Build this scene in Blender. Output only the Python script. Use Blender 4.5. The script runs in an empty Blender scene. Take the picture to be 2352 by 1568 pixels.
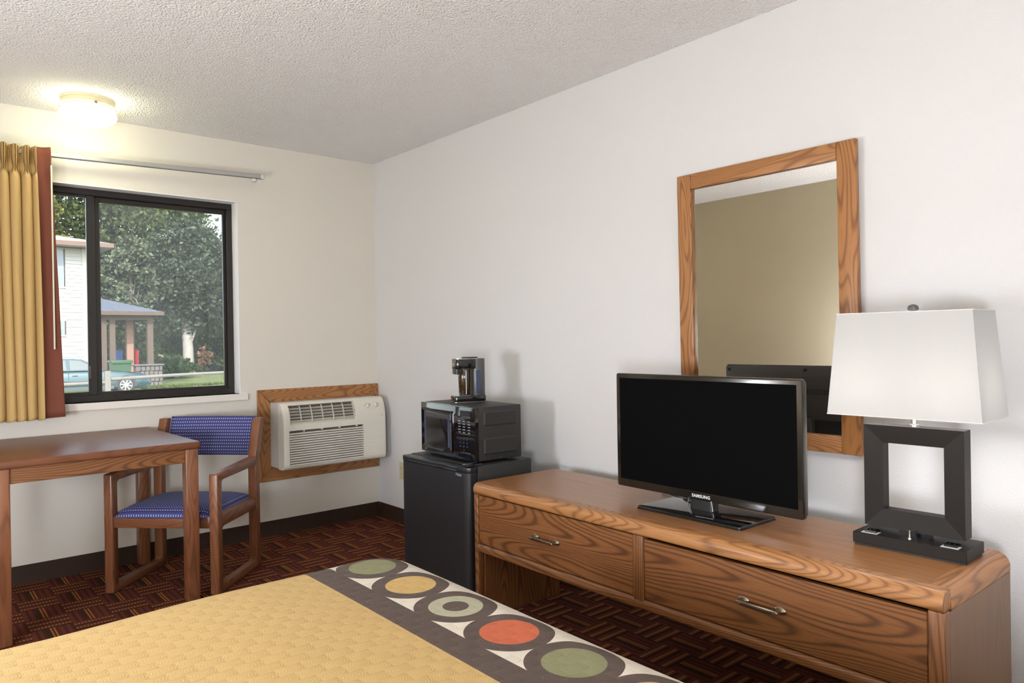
import bpy, bmesh, math, random
import numpy as np
from mathutils import Matrix, Vector
R = math.radians
PI = math.pi
random.seed(7)
rng = np.random.default_rng(11)
scene = bpy.context.scene
COL = scene.collection

# ------------------------------------------------------------------ camera
FPX, YAW, PITCH, ROLL = 1655.3, 0.707895, -0.002983, -0.016053
CAM = Vector((-2.54522, -4.42557, 1.20804))
def cam_axes():
    cy, sy = math.cos(YAW), math.sin(YAW)
    f = Vector((sy*math.cos(PITCH), cy*math.cos(PITCH), math.sin(PITCH)))
    r = Vector((cy, -sy, 0)); u = r.cross(f)
    c, s = math.cos(ROLL), math.sin(ROLL)
    return c*r+s*u, -s*r+c*u, f
CR, CU, CF = cam_axes()
cd = bpy.data.cameras.new('camera'); cam = bpy.data.objects.new('camera', cd); COL.objects.link(cam)
cd.sensor_width = 36; cd.lens = FPX/2352*36; cd.clip_start = 0.05; cd.clip_end = 500
m3 = Matrix((CR, CU, -CF)).transposed()
cam.matrix_world = Matrix.Translation(CAM) @ m3.to_4x4()
scene.camera = cam
def U(px, py, y=None, z=None):
    """direction of a photo pixel, followed to the plane the thing stands on"""
    d = CF + CR*((px-1176)/FPX) - CU*((py-784)/FPX)
    t = (y-CAM.y)/d.y if y is not None else (z-CAM.z)/d.z
    return CAM + d*t

# ------------------------------------------------------------------ light and exposure
scene.view_settings.view_transform = 'Standard'
scene.view_settings.look = 'None'
scene.view_settings.exposure = 0.23
FILL1_L, FILL1_Z = 92.0, .90   # strength and height of the added, unseen fill globes
FILL2_L, FILL2_Z = 46.0, .95
SUN_EL, SUN_ROT = R(40), R(-150)
SKY = 0.60
SUN = 6.5
LAMP_L = 54.0        # bulbs of the table lamp
CEIL_L = 13.0        # ceiling fixture near the window
world = bpy.data.worlds.new('world'); scene.world = world; world.use_nodes = True
wn = world.node_tree.nodes; wl = world.node_tree.links
sky = wn.new('ShaderNodeTexSky'); sky.sky_type = 'NISHITA'; sky.sun_disc = False
sky.sun_elevation = SUN_EL; sky.sun_rotation = PI; sky.air_density = 1.0; sky.dust_density = 2.0; sky.ozone_density = 1.0
hsv = wn.new('ShaderNodeHueSaturation'); hsv.inputs['Saturation'].default_value = .55
wl.new(sky.outputs[0], hsv.inputs['Color']); wl.new(hsv.outputs[0], wn['Background'].inputs[0]); wn['Background'].inputs[1].default_value = SKY
sl = bpy.data.lights.new('sun', 'SUN'); sl.energy = SUN; sl.angle = R(0.6); sl.color = (1, .95, .86)
so = bpy.data.objects.new('sun', sl); COL.objects.link(so)
so.rotation_euler = Vector((0.42, 0.72, -0.62)).to_track_quat('-Z', 'Y').to_euler()
cyc = scene.cycles
cyc.max_bounces = 10; cyc.diffuse_bounces = 5; cyc.glossy_bounces = 4; cyc.transmission_bounces = 6; cyc.transparent_max_bounces = 12
cyc.sample_clamp_indirect = 6.0; cyc.use_denoising = True; cyc.caustics_reflective = False; cyc.caustics_refractive = False

# ------------------------------------------------------------------ mesh helpers
def obj(name, src, mat=None, parent=None, smooth=35, world=False):
    if isinstance(src, bmesh.types.BMesh):
        me = bpy.data.meshes.new(name)
        if world and parent is not None:
            src.transform(pm(parent).inverted())
        src.normal_update(); src.to_mesh(me); src.free()
    else:
        me = src; me.name = name
        if world and parent is not None: me.transform(pm(parent).inverted())
    if mat is not None:
        for m in (mat if isinstance(mat, (list, tuple)) else [mat]): me.materials.append(m)
    if smooth:
        me.polygons.foreach_set('use_smooth', [True]*len(me.polygons))
        me.set_sharp_from_angle(angle=R(smooth))
    o = bpy.data.objects.new(name, me); COL.objects.link(o)
    if parent is not None: o.parent = parent
    return o
def pm(o):
    return Matrix.Translation(o.location) @ o.rotation_euler.to_matrix().to_4x4()
def thing(name, label, cat, loc=(0, 0, 0), rz=0, group=None):
    o = bpy.data.objects.new(name, None); COL.objects.link(o); o.empty_display_size = .1
    o.location = loc; o.rotation_euler = (0, 0, rz); o['label'] = label; o['category'] = cat
    if group: o['group'] = group
    return o
def tag(o, label=None, cat=None, group=None, kind=None):
    if label: o['label'] = label
    if cat: o['category'] = cat
    if group: o['group'] = group
    if kind: o['kind'] = kind
    return o
def B(): return bmesh.new()
def box(bm, x0, x1, y0, y1, z0, z1, bev=0, seg=2, mat=None):
    vs = [bm.verts.new((x, y, z)) for x in (x0, x1) for y in (y0, y1) for z in (z0, z1)]
    idx = [(0, 1, 3, 2), (4, 6, 7, 5), (0, 4, 5, 1), (2, 3, 7, 6), (0, 2, 6, 4), (1, 5, 7, 3)]
    fs = [bm.faces.new([vs[i] for i in f]) for f in idx]
    bmesh.ops.recalc_face_normals(bm, faces=fs)
    if mat is not None: bmesh.ops.transform(bm, matrix=mat, verts=vs)
    if bev:
        es = list({e for f in fs for e in f.edges})
        bmesh.ops.bevel(bm, geom=es, offset=bev, segments=seg, profile=.5, affect='EDGES', clamp_overlap=True)
    return bm
def bx(*a, **k): return box(B(), *a, **k)
def prism(bm, pts, axis, a, b, bev=0, seg=2, caps_only=False):
    """extrude a closed 2D outline along an axis; outline coords are the two other axes in order"""
    def v(p, t):
        return {'x': (t, p[0], p[1]), 'y': (p[0], t, p[1]), 'z': (p[0], p[1], t)}[axis]
    A = [bm.verts.new(v(p, a)) for p in pts]; Bv = [bm.verts.new(v(p, b)) for p in pts]
    n = len(pts)
    fs = [bm.faces.new(A), bm.faces.new(Bv[::-1])]
    for i in range(n): fs.append(bm.faces.new((A[i], Bv[i], Bv[(i+1) % n], A[(i+1) % n])))
    bmesh.ops.recalc_face_normals(bm, faces=fs)
    if bev:
        es = list({e for f in (fs[:2] if caps_only else fs) for e in f.edges})
        bmesh.ops.bevel(bm, geom=es, offset=bev, segments=seg, profile=.5, affect='EDGES', clamp_overlap=True)
    return bm
def lathe(bm, prof, n=32, c=(0, 0, 0), axis='z'):
    rings = []
    for r, h in prof:
        ring = []
        for i in range(n):
            a = 2*PI*i/n; p, q = r*math.cos(a), r*math.sin(a)
            co = {'z': (p, q, h), 'x': (h, p, q), 'y': (p, h, q)}[axis]
            ring.append(bm.verts.new((co[0]+c[0], co[1]+c[1], co[2]+c[2])))
        rings.append(ring)
    fs = []
    for a, b in zip(rings, rings[1:]):
        for i in range(n): fs.append(bm.faces.new((a[i], a[(i+1) % n], b[(i+1) % n], b[i])))
    fs.append(bm.faces.new(rings[0][::-1])); fs.append(bm.faces.new(rings[-1]))
    bmesh.ops.recalc_face_normals(bm, faces=fs)
    return bm
def tube(bm, pts, r, n=10):
    pts = [Vector(p) for p in pts]; rings = []
    rr = r if isinstance(r, (list, tuple)) else [r]*len(pts)
    up = None
    for i, p in enumerate(pts):
        t = (pts[min(i+1, len(pts)-1)]-pts[max(i-1, 0)]).normalized()
        if up is None:
            up = t.orthogonal().normalized()
        up = (up - t*up.dot(t)).normalized(); s = t.cross(up)
        rings.append([bm.verts.new(p+(up*math.cos(2*PI*k/n)+s*math.sin(2*PI*k/n))*rr[i]) for k in range(n)])
    fs = []
    for a, b in zip(rings, rings[1:]):
        for k in range(n): fs.append(bm.faces.new((a[k], a[(k+1) % n], b[(k+1) % n], b[k])))
    fs += [bm.faces.new(rings[0][::-1]), bm.faces.new(rings[-1])]
    bmesh.ops.recalc_face_normals(bm, faces=fs)
    return bm
def rrect(x0, x1, y0, y1, r, n=6):
    pts = []
    for cx, cy, a0 in ((x1-r, y1-r, 0), (x0+r, y1-r, 90), (x0+r, y0+r, 180), (x1-r, y0+r, 270)):
        for i in range(n+1):
            a = R(a0+90*i/n); pts.append((cx+r*math.cos(a), cy+r*math.sin(a)))
    return pts
def grid(fn, us, vs, closed_u=False):
    """surface mesh from fn(u,v)->xyz with uv = (u,v)"""
    bm = B(); L = bm.loops.layers.uv.new('UVMap')
    V = [[bm.verts.new(fn(u, v)) for v in vs] for u in us]
    for i in range(len(us)-1):
        for j in range(len(vs)-1):
            f = bm.faces.new((V[i][j], V[i+1][j], V[i+1][j+1], V[i][j+1]))
            for l, (a, b) in zip(f.loops, ((i, j), (i+1, j), (i+1, j+1), (i, j+1))): l[L].uv = (us[a], vs[b])
    return bm
def solidify(o, t, offset=-1):
    m = o.modifiers.new('thickness', 'SOLIDIFY'); m.thickness = t; m.offset = offset; return o
def text(name, s, size, mat, parent, mtx, ext=.0004, spacing=1.0, bold=0.0):
    cu = bpy.data.curves.new('tmp', 'FONT'); cu.body = s; cu.size = size; cu.extrude = ext; cu.align_x = 'CENTER'; cu.align_y = 'CENTER'
    cu.space_character = spacing; cu.offset = bold; cu.resolution_u = 3
    to = bpy.data.objects.new('tmp', cu); COL.objects.link(to)
    dg = bpy.context.evaluated_depsgraph_get()
    me = bpy.data.meshes.new_from_object(to.evaluated_get(dg)); bpy.data.objects.remove(to); bpy.data.curves.remove(cu)
    me.transform(mtx)
    return obj(name, me, mat, parent, smooth=0)
def frame_m(o, xa, ya):
    xa, ya = Vector(xa).normalized(), Vector(ya).normalized(); za = xa.cross(ya)
    return Matrix.Translation(o) @ Matrix((xa, ya, za)).transposed().to_4x4()

# ------------------------------------------------------------------ materials
class NT:
    def __init__(s, name):
        s.m = bpy.data.materials.new(name); s.m.use_nodes = True
        s.t = s.m.node_tree; s.b = s.t.nodes['Principled BSDF']; s.o = s.t.nodes['Material Output']
    def set(s, node, k, v):
        i = node.inputs[k]
        if hasattr(v, 'is_linked') or isinstance(v, bpy.types.NodeSocket): s.t.links.new(v, i)
        elif isinstance(v, (tuple, list)) and i.type == 'RGBA' and len(v) == 3: i.default_value = (*v, 1)
        else: i.default_value = v
    def n(s, typ, ins=None, **props):
        nd = s.t.nodes.new('ShaderNode'+typ)
        for k, v in props.items(): setattr(nd, k, v)
        for k, v in (ins or {}).items(): s.set(nd, k, v)
        return nd
    def mth(s, op, a, b=None, c=None, clamp=False):
        nd = s.n('Math', operation=op); nd.use_clamp = clamp; s.set(nd, 0, a)
        if b is not None: s.set(nd, 1, b)
        if c is not None: s.set(nd, 2, c)
        return nd.outputs[0]
    def mix(s, f, a, b, typ='MIX'):
        nd = s.n('Mix', data_type='RGBA', blend_type=typ); s.set(nd, 0, f); s.set(nd, 6, a); s.set(nd, 7, b); return nd.outputs[2]
    def ramp(s, v, stops, interp='LINEAR'):
        nd = s.n('ValToRGB'); s.set(nd, 0, v); cr = nd.color_ramp; cr.interpolation = interp
        while len(cr.elements) > 1: cr.elements.remove(cr.elements[-1])
        cr.elements[0].position = stops[0][0]; cr.elements[0].color = (*stops[0][1], 1)
        for p, c in stops[1:]:
            e = cr.elements.new(p); e.color = (*c, 1)
        return nd.outputs[0]
    def co(s, kind='Object'): return s.n('TexCoord').outputs[kind]
    def map(s, v, scale=(1, 1, 1), loc=(0, 0, 0), rot=(0, 0, 0)):
        return s.n('Mapping', {0: v, 1: loc, 2: rot, 3: scale}).outputs[0]
    def noise(s, v, scale, detail=2, rough=.5, dist=0, out=0):
        return s.n('TexNoise', {'Vector': v, 'Scale': scale, 'Detail': detail, 'Roughness': rough, 'Distortion': dist}).outputs[out]
    def sep(s, v): return s.n('SeparateXYZ', {0: v}).outputs
    def bump(s, h, strength=.3, dist=.01):
        s.set(s.b, 'Normal', s.n('Bump', {'Height': h, 'Strength': strength, 'Distance': dist}).outputs[0])
    def P(s, **k):
        for a, v in k.items(): s.set(s.b, {'c': 'Base Color', 'r': 'Roughness', 'm': 'Metallic', 'spec': 'Specular IOR Level', 'coat': 'Coat Weight', 'cr': 'Coat Roughness', 'e': 'Emission Color', 'es': 'Emission Strength', 'sheen': 'Sheen Weight', 'a': 'Alpha'}[a], v)
        return s
M = {}
def plain(name, c, r=.5, m=0, spec=.5, coat=0, nz=.04, scale=40, bump=0):
    """plain finish with a little procedural unevenness"""
    t = NT(name); n = t.noise(t.co(), scale, 3)
    f = t.n('MapRange', {0: n, 3: 1-nz, 4: 1+nz}).outputs[0]
    col = t.n('VectorMath', {0: (*c,), 3: f}, operation='SCALE').outputs[0]
    t.P(c=col, r=r, m=m, spec=spec, coat=coat)
    if bump: t.bump(n, bump, .002)
    M[name] = t.m; return t.m
def wood(name, light, mid, dark, axis, scale=1.0, rough=.38, freq=70, coat=.10, figure=.74, pores=.45, stretch=.16, spec=.5):
    """flat-sawn oak: contour lines of a long stretched noise field, with pores"""
    t = NT(name); st = [1, 1, 1]; st['xyz'.index(axis)] = stretch
    po = [1, 1, 1]; po['xyz'.index(axis)] = .025
    c = t.co()
    v = t.map(c, [k*scale for k in st], loc=(.37, 1.3, .71))
    n1 = t.noise(v, 3.2, 1.6, .45)
    wob = t.noise(t.map(c, st), 26*scale, 2)
    ph = t.mth('ADD', t.mth('MULTIPLY', n1, freq*2*PI), t.mth('MULTIPLY', wob, 1.6))
    s = t.mth('ADD', t.mth('MULTIPLY', t.mth('SINE', ph), .5), .5)
    line = t.mth('POWER', s, 3.0)
    pv = t.noise(t.map(c, po), 330, 3, .6)
    pore = t.n('MapRange', {0: pv, 1: .52, 2: .72}).outputs[0]
    tone = t.noise(t.map(c, [k*.8 for k in st]), 5, 2)
    base = t.mix(tone, mid, light)
    col = t.mix(t.mth('MULTIPLY', line, figure), base, dark)
    col = t.mix(t.mth('MULTIPLY', pore, pores), col, dark)
    t.P(c=col, r=rough, coat=coat, cr=.22, spec=spec)
    t.bump(t.mth('SUBTRACT', 1.0, t.mth('ADD', t.mth('MULTIPLY', pore, .6), t.mth('MULTIPLY', line, .25))), .10, .002)
    M[name] = t.m; return t.m
OAK = ((.255, .108, .036), (.19, .074, .024), (.058, .020, .007))
OAKG = ((.42, .195, .068), (.33, .142, .045), (.15, .056, .018))
RED = ((.245, .098, .045), (.19, .07, .031), (.085, .03, .014))
for ax in 'xyz':
    wood('oak_'+ax, *OAK, ax)
    wood('golden_oak_'+ax, *OAKG, ax, freq=45, scale=1.6, rough=.45, coat=.1)
    wood('chair_wood_'+ax, *RED, ax, freq=30, scale=2, rough=.32, pores=.35, figure=.55)
    wood('table_wood_'+ax, (.195, .080, .040), (.155, .060, .030), (.075, .028, .015), ax, freq=45, scale=1.1, rough=.36, pores=.5, coat=.0, figure=.4, spec=.2)

wood('oak_top', (.36, .165, .062), (.30, .128, .046), (.13, .05, .018), 'y', freq=42, figure=.30, stretch=.06, rough=.30, coat=.15)
wood('oak_end', (.23, .128, .068), (.19, .10, .052), (.115, .056, .028), 'z', freq=40, figure=.35, stretch=.05, rough=.42)
def wall_mat(name, c, scale=190, strength=.35):
    t = NT(name); co = t.co()
    n = t.noise(co, scale, 3, .55); n2 = t.noise(co, 1.3, 2)
    t.P(c=t.mix(t.mth('MULTIPLY', n2, .5), c, tuple(k*.96 for k in c)), r=.75, spec=.25)
    t.bump(n, strength, .004); M[name] = t.m; return t.m
wall_mat('wall_paint', (.715, .72, .73))
wall_mat('wall_back_paint', (.72, .69, .62))
wall_mat('wall_gold_paint', (.52, .455, .32))
t = NT('ceiling_popcorn'); co = t.co()
v = t.n('TexVoronoi', {'Vector': co, 'Scale': 120}).outputs[0]
h = t.mth('ADD', t.mth('MULTIPLY', v, -.8), t.noise(co, 90, 4, .7))
t.P(c=(.93, .92, .91), r=.9, spec=.1); t.bump(h, .8, .012); M['ceiling'] = t.m
plain('reveal_white', (.92, .92, .94), .5, nz=.01)
plain('sill_paint', (.80, .765, .70), .4, nz=.01)
plain('baseboard_vinyl', (.032, .0165, .010), .55, spec=.2, nz=.15, scale=120)
plain('bronze_aluminium', (.028, .024, .022), .35, m=.3, nz=.05)
plain('rubber_black', (.012, .012, .012), .6)

# carpet: chequer of dotted cells and striped cells, 155 mm
t = NT('carpet'); co = t.co(); xyz = t.sep(co); Cc = .155
X = t.mth('DIVIDE', t.mth('ADD', xyz[0], .5+Cc/2+Cc*60), Cc); Y = t.mth('DIVIDE', t.mth('MULTIPLY', xyz[1], -1.0), Cc)
Y = t.mth('ADD', Y, 40.0)
ix, iy = t.mth('FLOOR', X), t.mth('FLOOR', Y); fx, fy = t.mth('FRACT', X), t.mth('FRACT', Y)
chk = t.mth('MODULO', t.mth('ADD', ix, iy), 2.0)
# cell with three dotted rows that run along x
row = t.mth('FRACT', t.mth('MULTIPLY', fy, 3.0))
rowm = t.mth('COMPARE', row, .5, .13)
dots = t.mth('COMPARE', t.mth('FRACT', t.mth('MULTIPLY', X, 12.0)), .5, .27)
dark = t.mth('COMPARE', row, .98, .18)
dcol = t.mix(dark, (.115, .036, .021), (.045, .019, .013))
dcol = t.mix(t.mth('MULTIPLY', rowm, dots), dcol, (.36, .16, .06))
# cell with lengthwise stripes and an orange pair in the middle
sc = t.ramp(fx, [(0, (.125, .036, .025)), (.10, (.065, .025, .018)), (.17, (.125, .036, .025)), (.25, (.07, .026, .018)), (.31, (.048, .025, .017)), (.44, (.38, .13, .035)), (.475, (.08, .03, .018)), (.52, (.38, .13, .035)), (.56, (.085, .03, .02)), (.66, (.135, .038, .027)), (.74, (.075, .027, .019)), (.82, (.13, .037, .026)), (.92, (.07, .025, .018))], 'CONSTANT')
cc = t.mix(chk, dcol, sc)
fz = t.noise(co, 420, 3, .7)
cc = t.mix(.35, cc, t.mix(fz, (0, 0, 0), t.n('VectorMath', {0: cc, 3: 2.0}, operation='SCALE').outputs[0]))
t.P(c=cc, r=1.0, spec=.03); t.bump(fz, .5, .006); M['carpet'] = t.m

# bedspread: gold quilted field, brown band, cream strip with touching discs
t = NT('bedspread'); uv = t.sep(t.co('UV')); u, v_ = uv[0], uv[1]
tt = t.mth('DIVIDE', t.mth('SUBTRACT', t.mth('MULTIPLY', v_, -1.0), 2.712), .1885)
k = t.mth('ROUND', tt); dv = t.mth('MULTIPLY', t.mth('SUBTRACT', tt, k), .1885); du = t.mth('ADD', u, 1.583)
rad = t.mth('SQRT', t.mth('ADD', t.mth('MULTIPLY', du, du), t.mth('MULTIPLY', dv, dv)))
km = t.mth('MODULO', t.mth('ADD', k, 8.0), 4.0)
gold = (.53, .366, .148); brown = (.092, .067, .057); cream = (.70, .645, .545)
inner = t.ramp(t.mth('DIVIDE', t.mth('ADD', km, .5), 4.0), [(0, (.235, .235, .125)), (.25, (.55, .37, .14)), (.5, (.42, .405, .29)), (.75, (.53, .125, .06))], 'CONSTANT')
grey_eye = t.mth('MULTIPLY', t.mth('LESS_THAN', rad, .030), t.mth('COMPARE', km, 2.0, .2))
inner = t.mix(grey_eye, inner, brown)
strip = t.mix(t.mth('LESS_THAN', rad, .0955), cream, brown)
strip = t.mix(t.mth('LESS_THAN', rad, .0625), strip, inner)
field = t.mix(t.mth('GREATER_THAN', u, -1.742), gold, brown)
colr = t.mix(t.mth('GREATER_THAN', u, -1.673), field, strip)
# quilting: staggered ovals with concentric stitching
a = t.mth('DIVIDE', u, .050); b = t.mth('DIVIDE', v_, .034)
rb = t.mth('FLOOR', b); a2 = t.mth('ADD', a, t.mth('MULTIPLY', t.mth('MODULO', t.mth('ADD', rb, 200.0), 2.0), .5))
fa = t.mth('SUBTRACT', t.mth('FRACT', a2), .5); fb = t.mth('SUBTRACT', t.mth('FRACT', b), .5)
rq = t.mth('SQRT', t.mth('ADD', t.mth('MULTIPLY', fa, fa), t.mth('MULTIPLY', fb, fb)))
dome = t.mth('POWER', t.mth('SUBTRACT', 1.0, t.mth('MULTIPLY', t.mth('MULTIPLY', rq, rq), 2.4), clamp=True), .7)
st = t.mth('MULTIPLY', t.mth('SINE', t.mth('MULTIPLY', rq, 55.0)), .07)
fab = t.noise(t.co('UV'), 900, 2)
hh = t.mth('ADD', t.mth('ADD', dome, st), t.mth('MULTIPLY', fab, .10))
colr = t.mix(t.mth('MULTIPLY', t.mth('SUBTRACT', 1.0, dome), .16), colr, t.mix(.5, colr, (.2, .12, .05)))
t.P(c=colr, r=.7, spec=.15, sheen=.03); t.bump(hh, .45, .004); M['bedspread'] = t.m

# blue woven upholstery
t = NT('blue_weave'); co = t.co('UV'); xyz = t.sep(co)
yy = t.mth('DIVIDE', xyz[1], .0165); xx = t.mth('DIVIDE', xyz[0], .0125)
fy = t.mth('FRACT', yy); fx = t.mth('FRACT', t.mth('ADD', xx, t.mth('MULTIPLY', t.mth('MODULO', t.mth('ADD', t.mth('FLOOR', yy), 200.0), 2.0), .0)))
ln = t.mth('COMPARE', fy, .5, .15); dt = t.mth('MULTIPLY', ln, t.mth('COMPARE', fx, .5, .24))
seam = t.mth('COMPARE', fy, .02, .14)
cb = t.mix(seam, (.070, .088, .29), (.085, .032, .085))
cb = t.mix(t.mth('MULTIPLY', ln, .6), cb, (.02, .026, .075))
cb = t.mix(dt, cb, (.46, .55, .80))
w = t.noise(co, 900, 2)
t.P(c=t.mix(t.mth('MULTIPLY', w, .35), cb, (.01, .012, .04)), r=.85, sheen=.05, spec=.12); t.bump(w, .3, .002); M['blue_weave'] = t.m

def cloth(name, c, r=.75, sheen=.04, scale=700):
    t = NT(name); co = t.co(); n = t.noise(t.map(co, (1, 1, .4)), scale, 2)
    t.P(c=t.mix(t.mth('MULTIPLY', n, .3), c, tuple(k*.72 for k in c)), r=r, sheen=sheen, spec=.25); t.bump(n, .12, .001)
    M[name] = t.m
cloth('curtain_gold', (.52, .355, .145)); cloth('curtain_rust', (.17, .052, .030))
plain('track_metal', (.50, .50, .50), .32, m=.6, nz=.02)
plain('clear_plastic', (.75, .76, .72), .15, nz=.02)
plain('wand_cream', (.72, .70, .56), .35, nz=.02)
plain('ac_beige', (.74, .71, .63), .45, nz=.02)
plain('ac_slat', (.70, .67, .60), .45, nz=.02)
plain('ac_dark', (.11, .095, .075), .6)
plain('ac_steel', (.55, .55, .53), .4, nz=.02)
plain('outlet_ivory', (.60, .54, .37), .4, nz=.02)
plain('mark_red', (.55, .05, .03), .4); plain('mark_blue', (.06, .14, .35), .4); plain('mark_grey', (.28, .28, .27), .4)
plain('black_plastic', (.014, .014, .015), .35, nz=.1, scale=300)
plain('black_matte', (.020, .0195, .019), .55, nz=.12, scale=500, bump=.08)
plain('black_gloss', (.006, .006, .007), .07, nz=.05, coat=.5)
plain('fridge_door_black', (.016, .016, .019), .42, nz=.08, scale=600, bump=.12)
plain('mw_window', (.045, .062, .12), .2, nz=.25, scale=900)  # bluish reflection of the room window is put into this base colour
plain('white_print', (.72, .74, .78), .5); plain('dim_print', (.22, .25, .32), .5)
plain('chrome', (.72, .72, .72), .12, m=1, nz=.02)
plain('pewter', (.34, .29, .22), .3, m=1, nz=.06)
plain('gunmetal', (.11, .11, .11), .38, m=.6, nz=.05)
plain('smoked_glass', (.035, .022, .010), .05, coat=.6)
plain('tv_bezel', (.013, .011, .009), .16, nz=.05, coat=.3)
t = NT('tv_screen'); t.P(c=t.mix(t.noise(t.co(), 300, 1), (.0022, .0022, .0024), (.0028, .0028, .003)), r=.6, spec=.03); M['tv_screen'] = t.m
plain('tv_back', (.085, .082, .080), .32, nz=.08, scale=200)
plain('lamp_espresso', (.0085, .0062, .0048), .5, nz=.08, spec=.28)
plain('nickel', (.55, .53, .50), .3, m=1, nz=.03)
plain('label_white', (.75, .75, .76), .5)
plain('fixture_cream', (.72, .66, .46), .35, nz=.02)
t = NT('lamp_shade'); w = t.noise(t.map(t.co(), (1, 1, 6)), 260, 2)
dif = t.n('BsdfDiffuse', {'Color': t.mix(w, (.60, .605, .61), (.57, .575, .58))}); tr = t.n('BsdfTranslucent', {'Color': t.mix(w, (.80, .79, .76), (.70, .69, .66))})
ms = t.n('MixShader', {0: .27, 1: dif.outputs[0], 2: tr.outputs[0]}); t.t.links.new(ms.outputs[0], t.o.inputs[0]); M['lamp_shade'] = t.m
def emit(name, c, s):
    t = NT(name); n = t.noise(t.co(), 8, 1)
    t.P(c=(.9, .88, .8), r=.4, e=t.mix(n, c, tuple(k*.97 for k in c)), es=s); M[name] = t.m; return t.m
emit('globe_warm', (1.0, .97, .66), CEIL_L); emit('bulb', (1, .97, .93), LAMP_L); emit('fill_globe_near', (.93, .965, 1.04), FILL1_L); emit('fill_globe_far', (.92, .965, 1.08), FILL2_L)
t = NT('mirror_glass'); t.P(c=t.mix(t.noise(t.co(), 3, 1), (.80, .79, .75), (.78, .77, .73)), r=.004, m=1); M['mirror_glass'] = t.m
def pane(name, haze, hz=(.75, .78, .8)):
    t = NT(name); trn = t.n('BsdfTransparent', {'Color': (.95, .97, .96)}); gl = t.n('BsdfGlossy', {'Color': (1, 1, 1), 'Roughness': .01})
    tl = t.n('BsdfTranslucent', {'Color': hz})
    fr = t.n('Fresnel', {'IOR': 1.45}).outputs[0]
    dirt = t.n('MapRange', {0: t.noise(t.co(), 2.2, 4, .6), 1: .3, 2: .7, 3: haze*.6, 4: haze*1.3}).outputs[0]
    m1 = t.n('MixShader', {0: dirt, 1: trn.outputs[0], 2: tl.outputs[0]})
    m2 = t.n('MixShader', {0: t.mth('MULTIPLY', fr, .6), 1: m1.outputs[0], 2: gl.outputs[0]})
    t.t.links.new(m2.outputs[0], t.o.inputs[0]); M[name] = t.m
pane('glass_clear', .01, (.75, .75, .73)); pane('glass_hazy', .065, (.75, .74, .72))
# outdoors
plain('siding_white', (.40, .40, .395), .5, nz=.02, scale=3)
plain('roof_grey', (0.248, 0.2356, 0.2356), .9, nz=.15, scale=9)
plain('gutter_brown', (0.1302, 0.0806, 0.062), .6)
plain('house_pane', (0.1364, 0.186, 0.2604), .12, nz=.2, scale=3)
plain('shingle_slate', (0.0806, 0.093, 0.1302), .9, nz=.25, scale=14, bump=.3)
plain('weathered_brown', (0.0806, 0.0527, 0.0403), .85, nz=.3, scale=12)
plain('cedar_pink', (0.248, 0.1364, 0.1054), .8, nz=.2, scale=8)
plain('raw_plank', (0.341, 0.2294, 0.1488), .8, nz=.15, scale=9)
plain('fence_grey', (0.1736, 0.1606, 0.1476), .9, nz=.2, scale=10, bump=.3)
plain('stone_grey', (0.1054, 0.093, 0.093), .9, nz=.35, scale=6, bump=.4)
plain('bin_green', (0.01674, 0.06324, 0.02418), .5, nz=.08)
plain('chair_red', (0.372, 0.0124, 0.0124), .5); plain('chair_blue', (0.0186, 0.0558, 0.2604), .5)
plain('car_teal', (0.01116, 0.0465, 0.05952), .22, m=.3, coat=.7, nz=.08, scale=5)
plain('car_trim', (.03, .032, .035), .5); plain('car_lower', (0.0558, 0.0744, 0.0806), .5)
plain('car_glass', (0.093, 0.1116, 0.119), .08, nz=.2, scale=2); plain('tyre', (.025, .024, .024), .8)
plain('alloy', (0.3844, 0.372, 0.3534), .3, m=.6); plain('headlight', (.85, .88, .9), .1)
plain('bark', (0.1488, 0.1271, 0.1147), .95, nz=.35, scale=7, bump=.6); plain('bark_pale', (0.2604, 0.2418, 0.2294), .95, nz=.3, scale=6, bump=.6)
plain('gravel', (0.2852, 0.2666, 0.2418), .95, nz=.2, scale=30)
t = NT('lawn_ground'); co = t.co()
t.P(c=t.mix(t.noise(co, 1.2, 5, .65), (.062, .096, .022), (.155, .168, .062)), r=.95); t.bump(t.noise(co, 20, 4), .5, .1); M['lawn_ground'] = t.m
def leaf(name, c1, c2, tr=.35):
    t = NT(name); rnd = t.n('NewGeometry').outputs['Random Per Island']
    cl = t.noise(t.co(), 1.1, 3, .6); f = t.n('MapRange', {0: t.mth('ADD', t.mth('MULTIPLY', rnd, .45), cl), 1: .5, 2: .98}).outputs[0]
    c = t.mix(f, tuple(k*.55 for k in c1), tuple(k*1.25 for k in c2)); d = t.n('BsdfDiffuse', {'Color': c}); tl = t.n('BsdfTranslucent', {'Color': c})
    ms = t.n('MixShader', {0: tr, 1: d.outputs[0], 2: tl.outputs[0]}); t.t.links.new(ms.outputs[0], t.o.inputs[0]); M[name] = t.m
leaf('leaf_juniper', (0.02687, 0.03953, 0.02846), (0.1001, 0.1252, 0.08511)); leaf('leaf_pale', (0.05375, 0.06954, 0.04427), (0.1602, 0.1852, 0.1252)); leaf('leaf_green', (0.03162, 0.04585, 0.01739), (0.1101, 0.1352, 0.05507))
leaf('leaf_yellow', (0.1612, 0.186, 0.0434), (0.2976, 0.2852, 0.0992)); leaf('leaf_bright', (0.093, 0.1426, 0.031), (0.2046, 0.2542, 0.0744)); leaf('leaf_dark', (0.02898, 0.05006, 0.02108), (0.06851, 0.1001, 0.04216)); leaf('leaf_brown', (0.1984, 0.0992, 0.062), (0.2604, 0.1612, 0.1116))
leaf('grass_blade', (0.06076, 0.09548, 0.01736), (0.1302, 0.1562, 0.04774))

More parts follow.
